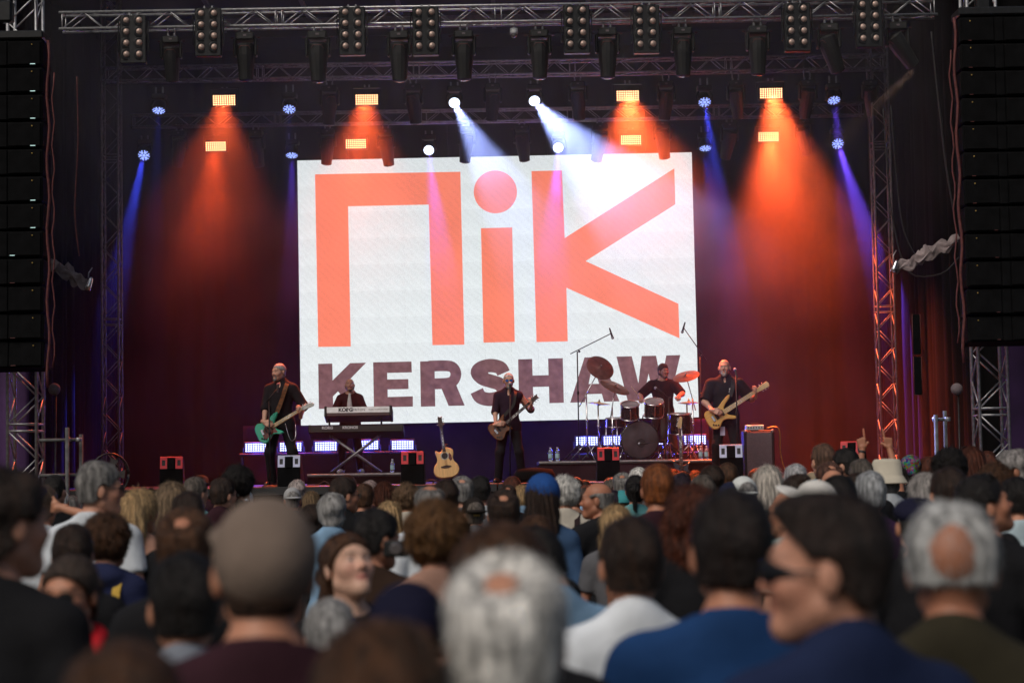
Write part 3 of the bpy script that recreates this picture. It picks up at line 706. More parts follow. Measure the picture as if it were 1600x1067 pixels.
# ---- head: origin in the middle of the skull, face toward +Y
def head_field(P, g):
    w = 1.0 if g == 'm' else .95
    pr = [ell((0, -.012, .035), (.077 * w, .098, .088)), ell((0, .035, -.035), (.060 * w, .062, .088)),
          cap((-.048 * w, .005, -.06), (0, .07, -.094), .022, .018), cap((.048 * w, .005, -.06), (0, .07, -.094), .022, .018),
          ell((0, .076, -.096), (.02, .018, .018)), cap((-.034, .084, .026), (.034, .084, .026), .013),
          ell((-.042 * w, .06, -.022), (.026, .028, .026)), ell((.042 * w, .06, -.022), (.026, .028, .026))]
    d = uni(pr, P, .03)
    for s in (-1, 1):
        d = -smin(-d, (e_ell(P, (s * .033, .108, .006), (.017, .02, .012))), .014)
        d = np.minimum(d, e_ell(P, (s * .033, .081, .005), (.0125, .0125, .0125)))
    nose = uni([cap((0, .088, .014), (0, .112, -.022), .008, .012), cap((-.012, .1, -.028), (.012, .1, -.028), .008)], P, .012)
    d = smin(d, nose, .012)
    lips = uni([cap((-.021, .084, -.056), (0, .096, -.053), .005, .007), cap((.021, .084, -.056), (0, .096, -.053), .005, .007), cap((-.016, .086, -.066), (.016, .086, -.066), .008)], P, .004)
    d = smin(d, lips, .006)
    for s in (-1, 1):
        d = smin(d, e_ell(P, (s * .083 * w, -.012, -.006), (.011, .021, .033), Matrix.Rotation(s * R(-18), 3, 'Z')), .01)
    return smin(d, e_cap(P, (0, -.025, -.05), (0, -.042, -.17), .052 * w, .055 * w), .03)
HEAD = {}
for g in 'mf':
    V, Q = nets(lambda P: head_field(P, g), (-.11, -.14, -.19), (.11, .14, .14), .0058)
    t = np.ones((len(V), 3), f32)
    lip = np.exp(-(((V[:, 0]) / .026) ** 4 + ((V[:, 2] + .06) / .012) ** 4)) * (V[:, 1] > .078)
    t *= 1 - lip[:, None] * V3((.25, .55, .5))
    for s in (-1, 1):
        de = np.linalg.norm(V - V3((s * .033, .088, .005)), axis=1)
        w_ = ((de < .0125) & (V[:, 1] > .084))[:, None]; t = np.where(w_, V3((1.3, 1.5, 1.7)), t)
        w_ = ((np.hypot(V[:, 0] - s * .033, V[:, 2] - .005) < .0062) & (V[:, 1] > .084))[:, None]; t = np.where(w_, V3((.12, .1, .1)), t)
        br = np.exp(-(((V[:, 0] - s * .034) / .02) ** 4 + ((V[:, 2] - .033) / .006) ** 2)) * (V[:, 1] > .06)
        t *= 1 - br[:, None] * .6
        ck = np.exp(-(((V[:, 0] - s * .045) / .025) ** 2 + ((V[:, 2] + .03) / .03) ** 2)) * (V[:, 1] > .03)
        t *= 1 - ck[:, None] * V3((0, .16, .16))
    t *= 1 - (np.exp(-((np.hypot(V[:, 0], V[:, 2] + .027)) / .022) ** 2) * (V[:, 1] > .09))[:, None] * V3((0, .14, .14))
    HEAD[g] = (V, Q, t)

# ---- hair styles in head space
CR_ = ((0, -.012, .035), (.077, .098, .088))
def skull(P): return smin(e_ell(P, *CR_), e_ell(P, (0, -.03, -.04), (.062, .06, .07)), .03)
def hairline(P, lift=0., back=-.06): # positive below the hair line
    front = 1.02 * P[:, 1] - .012 + lift - P[:, 2]
    return np.maximum(np.minimum(front, 1) * .7, back - P[:, 2])
def ears(P):
    return .034 - np.minimum(np.linalg.norm((P - V3((.085, .002, -.012))) * V3((1, 1, .8)), axis=1), np.linalg.norm((P - V3((-.085, .002, -.012))) * V3((1, 1, .8)), axis=1))
def h_short(P, t=.014, n=.006):
    d = skull(P) - t - n * wob(P, 60, 1) - .012 * np.clip((P[:, 2] - .07) / .05, 0, 1)
    return np.maximum(np.maximum(d, hairline(P)), ears(P))
def h_crop(P):
    return np.maximum(np.maximum(skull(P) - .006 - .001 * wob(P, 90, 2), hairline(P, 0., -.07)), ears(P))
def h_quiff(P):
    d = skull(P) - .013 - .004 * wob(P, 55, 3)
    d = smin(d, e_ell(P, (0, .035, .112), (.058, .06, .032)), .03)
    d = smin(d, e_ell(P, (0, -.02, .105), (.066, .08, .032)), .03)
    return np.maximum(np.maximum(d, hairline(P, .022 , -.06)), ears(P))
def h_medium(P):
    d = skull(P) - .026 - .012 * wob(P, 45, 4)
    return np.maximum(np.maximum(d, hairline(P, -.004, -.10)), .8 * ears(P))
def h_bald(P):
    d = np.maximum(np.maximum(skull(P) - .012 - .004 * wob(P, 60, 5), hairline(P, 0., -.065)), ears(P))
    return np.maximum(d, .9 * (P[:, 2] - .052 + .35 * np.maximum(P[:, 1], 0)))
def h_crown(P):
    k = np.clip((np.linalg.norm(P - V3((0, -.062, .118)), axis=1) + .012 * wob(P, 70, 51) + .006 * wob(P, 180, 52) - .026) / .05, 0, 1)
    d = skull(P) - (.020 + .006 * wob(P, 60, 1) + .010 * np.clip((P[:, 2] - .05) / .05, 0, 1)) * k + .004 * (1 - k)
    return np.maximum(np.maximum(d, hairline(P)), ears(P))
def h_low(P):
    k = np.clip((np.linalg.norm((P - V3((0, -.115, .06))) * V3((1.0, 1, .6)), axis=1) + .014 * wob(P, 60, 55) - .045) / .055, 0, 1)
    d = skull(P) - (.022 + .006 * wob(P, 50, 6)) * k + .004 * (1 - k)
    return np.maximum(np.maximum(d, hairline(P, .0, -.02)), ears(P))
def h_thin(P):
    k = np.clip((np.linalg.norm((P - V3((0, -.035, .125))) * V3((1, .8, 1)), axis=1) + .014 * wob(P, 60, 53) + .006 * wob(P, 170, 54) - .045) / .06, 0, 1)
    d = skull(P) - (.024 + .007 * wob(P, 50, 6)) * k + .005 * (1 - k)
    return np.maximum(np.maximum(d, hairline(P, .005, -.07)), ears(P))
def face_cut(P):   # keeps the face free
    return np.minimum(.62 * (P[:, 1] - .045 - .35 * np.maximum(P[:, 2], 0)), .075 - P[:, 2])
def h_long(P):
    st = 1 + .05 * np.sin(P[:, 0] * 230) 
    d = e_ell(P, (0, -.012, .03), (.098, .115, .105)) - .003 * np.sin(np.arctan2(P[:, 0], -P[:, 1] - .02) * 26 + 4 * P[:, 2])
    b = e_ell(P, (0, -.085, -.13), (.105, .07, .22)) - .005 * np.sin(P[:, 0] * 210 + 3 * P[:, 2] * 10)
    d = smin(d, b, .05); d = np.maximum(d, -.31 + np.abs(P[:, 2]) * .9)
    return np.maximum(d, face_cut(P))
def h_bob(P):
    d = e_ell(P, (0, -.016, .015), (.104, .115, .118)) - .004 * np.sin(np.arctan2(P[:, 0], -P[:, 1] - .02) * 24) - .004 * wob(P, 40, 7)
    d = smin(d, e_ell(P, (0, -.04, -.05), (.1, .085, .085)), .04)
    return np.maximum(d, face_cut(P))
def h_curly(P):
    d = e_ell(P, (0, -.022, .03), (.118, .125, .125)) - .014 * wob(P, 75, 8) - .008 * wob(P, 150, 9)
    return np.maximum(d, face_cut(P))
def h_curlong(P):
    d = smin(e_ell(P, (0, -.022, .03), (.115, .125, .12)), e_ell(P, (0, -.06, -.13), (.15, .08, .17)), .06) - .014 * wob(P, 60, 10) - .008 * wob(P, 130, 11)
    return np.maximum(d, face_cut(P))
def h_pony(P):
    d = np.maximum(skull(P) - .013 - .003 * wob(P, 50, 12), hairline(P, 0, -.09))
    t = uni([cap((0, -.11, .05), (0, -.16, .01), .028, .035), cap((0, -.16, .01), (0, -.14, -.16), .035, .012)], P, .03) - .004 * np.sin(P[:, 0] * 260)
    return smin(d, t, .02)
def h_bun(P):
    d = np.maximum(skull(P) - .014 - .003 * wob(P, 50, 13), hairline(P, 0, -.09))
    return smin(d, e_ell(P, (0, -.09, .1), (.045, .045, .04)) - .006 * wob(P, 80, 14), .02)
def h_beard(P):
    jaw = uni([cap((-.055, .0, -.05), (0, .076, -.1), .03, .026), cap((.055, .0, -.05), (0, .076, -.1), .03, .026), cap((-.026, .088, -.045), (.026, .088, -.045), .009)], P, .02) - .003 * wob(P, 120, 15)
    jaw = np.maximum(jaw, P[:, 2] + .036 - .5 * np.abs(P[:, 0])); m = e_ell(P, (0, .1, -.061), (.024, .03, .011))
    return np.maximum(jaw, -m)
def h_goatee(P):
    d = uni([cap((-.022, .088, -.047), (-.024, .084, -.085), .008, .01), cap((.022, .088, -.047), (.024, .084, -.085), .008, .01), cap((-.022, .09, -.046), (.022, .09, -.046), .007), ell((0, .086, -.105), (.03, .02, .022))], P, .012) - .002 * wob(P, 130, 16)
    return np.maximum(d, -e_ell(P, (0, .1, -.061), (.02, .03, .01)))
STY = dict(short=(h_short, .17, 900), crop=(h_crop, .165, 0), quiff=(h_quiff, .175, 900), medium=(h_medium, .19, 1400), bald=(h_bald, .165, 500), crown=(h_crown, .172, 900),
           low=(h_low, .172, 700), thin=(h_thin, .172, 900), long=(h_long, .20, 1500), bob=(h_bob, .21, 1400), curly=(h_curly, .24, 2200), curlong=(h_curlong, .25, 2200), pony=(h_pony, .17, 900),
           bun=(h_bun, .17, 800), beard=(h_beard, .17, 300), goatee=(h_goatee, .17, 200))
HAIR = {}
def hair_mesh(st):
    if st in HAIR: return HAIR[st]
    fn, wd, ns = STY[st]
    V, Q = nets(fn, (-.18, -.22, -.34) if st in ('long', 'curlong', 'pony') else (-.15, -.16, -.15), (.18, .17, .2) if st == 'curlong' else (.15, .16, .19), .0068)
    tr = None
    if ns:
        rs = np.random.RandomState(len(st) * 7)
        ns *= 3; q = Q[rs.randint(0, len(Q), ns)]; p = V[q].mean(1)
        nrm = np.cross(V[q[:, 2]] - V[q[:, 0]], V[q[:, 3]] - V[q[:, 1]]); nrm /= np.linalg.norm(nrm, axis=1)[:, None] + 1e-9
        p0 = V3((0, -.04, .09)); out = p - p0; out[:, 2] -= .05
        if 'cur' in st: out = rs.normal(size=p.shape)
        tg = out - nrm * (out * nrm).sum(1)[:, None]; tg /= np.linalg.norm(tg, axis=1)[:, None] + 1e-9
        sd = np.cross(tg, nrm); ln = rs.uniform(.012, .042, ns)[:, None] * (1.4 if st in ('long', 'bob', 'curlong', 'curly') else .6)
        lift = rs.uniform(.05, .6, ns)[:, None]
        a = p - tg * ln * .4 + sd * .0016; b = p - tg * ln * .4 - sd * .0016; c = p + tg * ln * .7 + nrm * ln * lift
        n0 = len(V); V = np.concatenate([V, np.stack([a, b, c], 1).reshape(-1, 3)]); tr = n0 + np.arange(ns * 3).reshape(-1, 3)
    HAIR[st] = np_mesh('hair_' + st, V.astype(f32), Q, 'hair', tr); return HAIR[st]

# ---- figure: joints -> solids.  person faces +Y, right hand at +X, floor z = 0, 1.75 m tall
def ik(a, c, l1, l2, pole):
    a, c, pole = Vector(a), Vector(c), Vector(pole); d = c - a; L_ = min(d.length, (l1 + l2) * .995); d.normalize()
    x = (l1 * l1 - l2 * l2 + L_ * L_) / (2 * L_); h = math.sqrt(max(0, l1 * l1 - x * x))
    p = (pole - d * pole.dot(d)).normalized(); return a + d * x + p * h, a + d * L_
def joints(pel=(0, 0, .93), feet=((.1, 0, 0), (-.1, 0, 0)), wr=None, pole=None, build='m', lean=0., twist=0., knee=((.1, 1, 0), (-.1, 1, 0))):
    sw_ = dict(m=1.0, b=1.13, f=.87)[build]; pel = Vector(pel); J = dict(b=build)
    T = Matrix.Translation(pel) @ Matrix.Rotation(R(twist), 4, 'Z') @ Matrix.Rotation(R(lean), 4, 'X')
    J['T'] = T; J['pel'] = pel; J['chest'] = T @ Vector((0, 0, .34)); J['belly'] = T @ Vector((0, .012, .13)); J['neck'] = T @ Vector((0, -.018, .55)); J['head'] = T @ Vector((0, .022, .697))
    J['hand'] = []; J['sh'] = []; J['el'] = []; J['wr'] = []; J['kn'] = []; J['an'] = []; J['hip'] = []
    for i, s in enumerate((1, -1)):
        sh = T @ Vector((s * .178 * sw_, -.012, .452)); J['sh'].append(sh)
        tw = Vector(wr[i]) if wr else T @ Vector((s * (.245 * sw_ + .01), .05, -.06))
        pl = Vector(pole[i]) if pole else Vector((s * .5, -1, -.2))
        e, w = ik(sh, tw, .285, .255, pl); J['el'].append(e); J['wr'].append(w)
        hp = pel + Matrix.Rotation(R(twist), 3, 'Z') @ Vector((s * .085, 0, -.03)); J['hip'].append(hp)
        an = Vector(feet[i]) + Vector((0, 0, .085)); k, an = ik(hp, an, .43, .42, knee[i]); J['kn'].append(k); J['an'].append(an)
    return J
def solids(J):
    b = J['b']; sw_ = dict(m=1.0, b=1.14, f=.88)[b]; T = J['T']; Rt = T.to_3x3(); q = lambda x, y, z: tuple(T @ Vector((x, y, z)))
    RR = np.array(Rt)
    tor = [ell(q(0, 0, .32), (.158 * sw_, .112 * (1.1 if b == 'b' else 1), .2), RR), ell(q(0, .012, .12), ((.142 if b != 'f' else .118) * sw_, .112 * (1.18 if b == 'b' else .95), .17), RR), ell(q(0, 0, -.02), (.165, .12, .13), RR),
           cap(q(-.145 * sw_, -.012, .448), q(.145 * sw_, -.012, .448), .06, .06)]
    for s in (-1, 1): tor.append(cap(q(0, -.03, .55), q(s * .155 * sw_, -.015, .455), .05, .05))
    if b == 'f':
        for s in (-1, 1): tor.append(ell(q(s * .07, .085, .33), (.062, .055, .06)))
    neck = [cap(q(0, -.02, .50), q(0, -.006, .62), .06 * (.86 if b == 'f' else 1.05 if b == 'b' else 1), .053 * (.86 if b == 'f' else 1.05 if b == 'b' else 1))]
    k_ = dict(m=1., b=1.18, f=.84)[b]
    arms = [[cap(J['sh'][i], J['el'][i], .054 * k_, .042 * k_), cap(J['el'][i], J['wr'][i], .042 * k_, .028 * k_)] for i in (0, 1)]
    legs = [[cap(J['hip'][i], J['kn'][i], .088 * k_ ** .5, .058), cap(J['kn'][i], J['an'][i], .056, .036)] for i in (0, 1)]
    return tor, neck, arms, legs
def bounds(prs, pad):
    lo = np.full(3, 9.); hi = np.full(3, -9.)
    for p in prs:
        pts = [(p[1], p[3]), (p[2], p[4])] if p[0] == 'c' else [(p[1], max(p[2]))]
        for c, r in pts: lo = np.minimum(lo, np.array(c) - r); hi = np.maximum(hi, np.array(c) + r)
    return lo - pad, hi + pad
def join(parts):
    Vs, Qs, Ts = [], [], []; n = 0
    for V, Q, t in parts:
        Vs.append(V); Qs.append(Q + n); Ts.append(np.ones((len(V), 3), f32) if t is None else t); n += len(V)
    return np.concatenate(Vs), np.concatenate(Qs), np.concatenate(Ts)
def hand_solids(w, d, n, t, curl=(.9, .9, .9, .9), thumb=.5, point=False):
    """wrist, direction of the hand, palm normal, thumb side; curls in radians for each joint"""
    w, d, n, t = [Vector(x) for x in (w, d, n, t)]; d.normalize(); n = (n - d * n.dot(d)).normalized(); t = (t - d * t.dot(d) - n * t.dot(n)).normalized()
    pr = [cap(w - d * .03, w + d * .02, .027, .026)]
    for k, o in enumerate((.03, .01, -.011, -.03)):
        kn = w + d * (.092 - abs(k - 1) * .004) + t * o
        pr.append(cap(w + d * .015 + t * o * .6, kn, .016, .0135))
        fl = (1., 1.1, 1.02, .8)[k]; p = kn; a = 0.
        for L_, r0, r1 in ((.045, .0108, .0095), (.028, .0095, .0088), (.022, .0088, .0075)):
            a += curl[k]; v = d * math.cos(a) + n * math.sin(a); e = p + v * L_ * fl; pr.append(cap(p, e, r0, r1)); p = e
    b = w + d * .028 + t * .028; v = (t * .75 + d * .75 + n * .35).normalized(); m = b + v * .042; pr.append(cap(w + d * .02 + t * .015, b, .016, .015)); pr.append(cap(b, m, .0135, .0115))
    v2 = (d * (1 - thumb) + n * thumb + t * .3 * (1 - thumb) - t * .5 * thumb).normalized(); e = m + v2 * .032; pr.append(cap(m, e, .0115, .0095)); pr.append(cap(e, e + v2 * .024, .0095, .008))
    return pr
def head_mat(J, yaw=0, pitch=0, roll=0):
    """head placement inside the figure: turned about the top of the neck"""
    piv = Vector((0, -.03, -.10))
    return Matrix.Translation(J['head']) @ Matrix.Translation(piv) @ Matrix.Rotation(R(yaw), 4, 'Z') @ Matrix.Rotation(R(pitch), 4, 'X') @ Matrix.Rotation(R(roll), 4, 'Y') @ Matrix.Translation(-piv)
def body_arrays(J, h, hands=None):
    fs = .026 if hands else .04
    tor, neck, arms, legs = solids(J)
    ft = [cap(J['an'][i] + Vector((0, -.03, -.035)), J['an'][i] + Vector(((.03 if i == 0 else -.03), .13, -.05)), fs, fs * .7) for i in (0, 1)]
    def fn(P):
        d = smin(uni(tor, P, .06), uni(neck, P, .03), .03)
        for i in (0, 1):
            d = smin(d, uni(arms[i], P, .03), .03); d = smin(d, smin(uni(legs[i], P, .04), ev(ft[i], P), .03), .04)
            if not hands: d = smin(d, ev(mit[i], P), .02)
        return d
    mit = [ell(J['wr'][i] + (J['wr'][i] - J['el'][i]).normalized() * .08, (.025, .04, .09)) for i in (0, 1)]
    allp = tor + neck + arms[0] + arms[1] + legs[0] + legs[1] + ft + mit
    lo, hi = bounds(allp, .03); V, Q = nets(fn, lo, hi, h); parts = [(V, Q, None)]
    for hp in hands or []:
        lo, hi = bounds(hp, .012); V, Q = nets(lambda P: uni(hp, P, .006), lo, hi, .005); parts.append((V, Q, None))
    return parts
def add_head(parts, Hm, g, s=1.0):
    V, Q, t = HEAD[g]; Rm = np.array(Hm.to_3x3(), f32); V2 = V @ Rm.T + V3(Hm.translation)
    return join(parts + [(V2, Q, t)])
def shirt_arrays(J, h, sleeve=1.45, hem=-.1, collar=False, infl=.013, open_neck=0., thick=0., hood=False):
    """sleeve: 0..1 along the upper arm, 1..2 along the forearm"""
    tor, neck, arms, legs = solids(J); T = J['T']; Ti = np.array(T.inverted(), f32)
    cut = []
    for i in (0, 1):
        a, e, w = J['sh'][i], J['el'][i], J['wr'][i]
        if sleeve <= 1: p = a + (e - a) * sleeve; d = (e - a).normalized()
        else: p = e + (w - e) * (sleeve - 1); d = (w - e).normalized()
        cut.append((V3(p), V3(d)))
    def fn(P):
        L_ = P @ Ti[:3, :3].T + Ti[:3, 3]
        d = smin(uni(tor, P, .06), uni(legs[0][:1] + legs[1][:1], P, .05), .05) - infl - .004 * wob(P, 22, 31)
        d = np.maximum(d, hem - L_[:, 2])
        for i in (0, 1):
            a = uni(arms[i], P, .02) - infl - thick - .003 * wob(P, 30, 32 + i)
            if sleeve <= 1:
                a = ev(arms[i][0], P) - infl - .01 - thick - .003 * wob(P, 30, 32)
            cd = (P - cut[i][0]) @ cut[i][1]
            if sleeve > 1: cd = np.where(((P - V3(J['el'][i])) @ V3((J['wr'][i] - J['el'][i]).normalized())) < -.02, -1, cd)
            d = smin(d, np.maximum(a, cd), .025)
        nk = uni(neck, P, .02)
        if collar:
            c = np.maximum(np.maximum(nk - .017, L_[:, 2] - .575 + .35 * L_[:, 1]), .52 - L_[:, 2]); d = np.minimum(d, c)
            if open_neck: d = np.maximum(d, -e_ell(P, tuple(T @ Vector((0, .1, .53))), (.028, .06, open_neck)))
        else:
            d = np.maximum(d, -(np.maximum(nk - .008, .5 - L_[:, 2])))
            d = np.maximum(d, L_[:, 2] - .558 + .5 * L_[:, 1])
        if hood: d = smin(d, e_ell(P, tuple(T @ Vector((0, -.09, .53))), (.12, .06, .055)), .03)
        return d
    lo, hi = bounds(tor + arms[0] + arms[1] + legs[0][:1] + legs[1][:1], .05); lo[2] = max(lo[2], J['pel'].z + hem - .12 - .35); return nets(fn, lo, hi, h)
def trouser_arrays(J, h, infl=.012):
    tor, neck, arms, legs = solids(J); T = J['T']; Ti = np.array(T.inverted(), f32)
    def fn(P):
        L_ = P @ Ti[:3, :3].T + Ti[:3, 3]
        d = np.maximum(ev(tor[2], P) - infl, L_[:, 2] - .08)
        for i in (0, 1):
            l = uni([legs[i][0], ('c', J['kn'][i], J['an'][i], .060, .052)], P, .04) - infl - .004 * wob(P, 28, 40 + i)
            d = smin(d, l, .03)
        return np.maximum(d, min(J['an'][0].z, J['an'][1].z) - .035 - P[:, 2])
    pr = [tor[2]] + legs[0] + legs[1]; lo, hi = bounds(pr, .04); return nets(fn, lo, hi, h)
def shoe_mesh():
    b = MB()
    V, Q = nets(lambda P: np.maximum(uni([cap((0, -.05, .045), (0, .0, .05), .042), cap((0, 0, .045), (0, .14, .03), .042, .034), cap((0, -.03, .06), (0, -.03, .11), .042, .04)], P, .03), -P[:, 2]), (-.08, -.13, -.02), (.08, .21, .17), .01)
    return np_mesh('shoe', V, Q, 'plastic')
SHOE = shoe_mesh()
# ---- headwear and glasses in head space
def sdf_part(name, fn, lo, hi, h, m): V, Q = nets(fn, lo, hi, h); return np_mesh(name, V, Q, m)
def capfield(P, brim=1):
    d = e_ell(P, (0, -.012, .04), (.092, .113, .102)); d = np.maximum(d, .0 + .36 * P[:, 1] - P[:, 2])
    if brim:
        b = np.maximum(e_ell(P, (0, .12, .03), (.085, .1, .014)), .03 - P[:, 1]); d = smin(d, b, .008)
    else:
        d = np.maximum(d, -np.maximum(e_ell(P, (0, .11, .035), (.04, .05, .03)), -P[:, 1]))
    return d
HATS = {}
HATS['cap'] = sdf_part('cap', lambda P: capfield(P), (-.13, -.15, -.07), (.13, .24, .17), .0075, 'cloth')
HATS['beanie'] = sdf_part('beanie', lambda P: np.maximum(e_ell(P, (0, -.014, .035), (.095, .116, .112)) - .002 * np.sin(P[:, 2] * 300), .0 - .25 * P[:, 1] - P[:, 2] - .01), (-.13, -.16, -.08), (.13, .14, .17), .0075, 'cloth')
HATS['bucket'] = MB().lathe([(.03, .155), (.085, .15), (.1, .13), (.108, .04), (.115, .03), (.140, -.012), (.143, -.018), (.136, -.02), (.108, .022)], 28, Matrix.Translation((0, -.01, 0)) @ Matrix.Scale(1.12, 4, (0, 1, 0))).mesh('bucket_hat', 'cloth')
HATS['flat'] = sdf_part('flat_cap', lambda P: smin(np.maximum(e_ell(P, (0, .01, .065), (.098, .13, .06)), .03 - P[:, 2]), np.maximum(e_ell(P, (0, .115, .035), (.07, .06, .012)), -1), .02), (-.13, -.16, 0), (.13, .2, .16), .0075, 'cloth')
HATS['scarf'] = sdf_part('head_scarf', lambda P: np.maximum(smin(e_ell(P, (0, -.014, .04), (.09, .112, .1)), e_ell(P, (0, -.12, .0), (.035, .035, .04)), .03) - .004 * wob(P, 50, 21), face_cut(P)), (-.13, -.19, -.1), (.13, .16, .17), .0075, 'cloth')
def glasses_meshes(dark):
    fr, ln = MB(), MB()
    for s in (-1, 1):
        m_ = Matrix.Translation((s * .034, .112, .004)) @ Matrix.Rotation(R(90), 4, 'X') @ Matrix.Rotation(s * R(-8), 4, 'Y')
        ring = [(.026 * math.cos(a), .019 * math.sin(a), 0) for a in (2 * math.pi * i / 16 for i in range(17))]
        fr.tube([m_ @ Vector(p) for p in ring], .0022, 5); ln.prism([(p[0] * .96, p[1] * .96) for p in ring[:-1]], -.0008, .0008, m_)
        fr.tube([(s * .058, .108, .008), (s * .079, .04, .01), (s * .084, -.02, .004), (s * .082, -.035, -.012)], .0022, 5)
    fr.tube([(-.01, .118, .008), (.01, .118, .008)], .002, 5)
    return fr.mesh('frame', 'plastic'), ln.mesh('lens', 'plastic' if dark else 'clear')
GL = {d: glasses_meshes(d) for d in (0, 1)}
def glasses(parent, Hm, color=(.01, .01, .01), dark=True, lens=(.005, .005, .006), lift=0.):
    m_ = Hm @ (Matrix.Translation((0, -.04, .075)) @ Matrix.Rotation(R(25), 4, 'X') if lift else Matrix.Translation((0, 0, 0)))
    o = inst('sunglasses' if dark else 'glasses', GL[dark][0], parent, m_, color); inst('lens', GL[dark][1], o, None, lens); return o

def wrap_field(P):
    d = np.abs(e_ell(P, (0, .012, .0), (.083, .104, .1))) - .0025
    d = np.maximum(d, np.abs(P[:, 2] - .006) - .019 * np.clip((P[:, 1] - .05) * 18 + .2, .17, 1)); return np.maximum(d, -.01 - P[:, 1])
WRAP = sdf_part('sunglasses', wrap_field, (-.1, -.03, -.04), (.1, .14, .05), .004, 'plastic')
# ------------------------------------------------------------------ instruments
def text_mesh(s, size, m, bold=0.):
    c = bpy.data.curves.new('text', 'FONT'); c.body = s; c.size = size; c.offset = bold; c.align_x = 'CENTER'; c.align_y = 'CENTER'; c.extrude = .0008
    o = bpy.data.objects.new('text', c); me = bpy.data.meshes.new_from_object(o); bpy.data.objects.remove(o); me.materials.clear(); me.materials.append(M[m]); return me
def mirror(half): return half + [(x, -y) for x, y in half[::-1]]
def outline(pts, k=5):
    return smoothpath(pts + [pts[0]], k)[:-1]
# bodies: x toward the head, y across, z out of the front
STRAT = [(-.205, 0), (-.20, -.09), (-.155, -.15), (-.09, -.16), (-.03, -.125), (.01, -.105), (.06, -.115), (.125, -.155), (.175, -.15), (.16, -.115), (.115, -.07), (.10, -.03), (.105, .03), (.13, .07), (.17, .10), (.215, .145), (.20, .165), (.13, .16), (.05, .125), (.0, .11), (-.06, .13), (-.13, .155), (-.18, .13), (-.205, .07)]
DOUBLE = [(-.19, 0), (-.185, -.08), (-.14, -.15), (-.07, -.16), (-.01, -.125), (.03, -.11), (.08, -.125), (.125, -.135), (.13, -.11), (.095, -.05), (.10, .04), (.125, .08), (.165, .12), (.15, .14), (.08, .128), (.02, .11), (-.04, .13), (-.11, .16), (-.17, .125), (-.19, .06)]
ACOU = [(-.27, 0), (-.265, -.09), (-.225, -.17), (-.15, -.203), (-.07, -.185), (-.01, -.14), (.05, -.125), (.11, -.142), (.17, -.14), (.205, -.09), (.222, -.03), (.19, .03), (.16, .05), (.155, .085), (.18, .125), (.165, .145), (.11, .135), (.05, .123), (-.01, .14), (-.07, .185), (-.15, .203), (-.225, .17), (-.265, .09)]
BASS = [(-.21, 0), (-.205, -.08), (-.16, -.145), (-.09, -.155), (-.03, -.115), (.02, -.10), (.08, -.12), (.15, -.165), (.19, -.165), (.185, -.13), (.12, -.07), (.1, 0), (.11, .05), (.16, .09), (.25, .13), (.285, .165), (.26, .18), (.16, .155), (.06, .115), (.0, .105), (-.07, .13), (-.14, .15), (-.19, .11)]
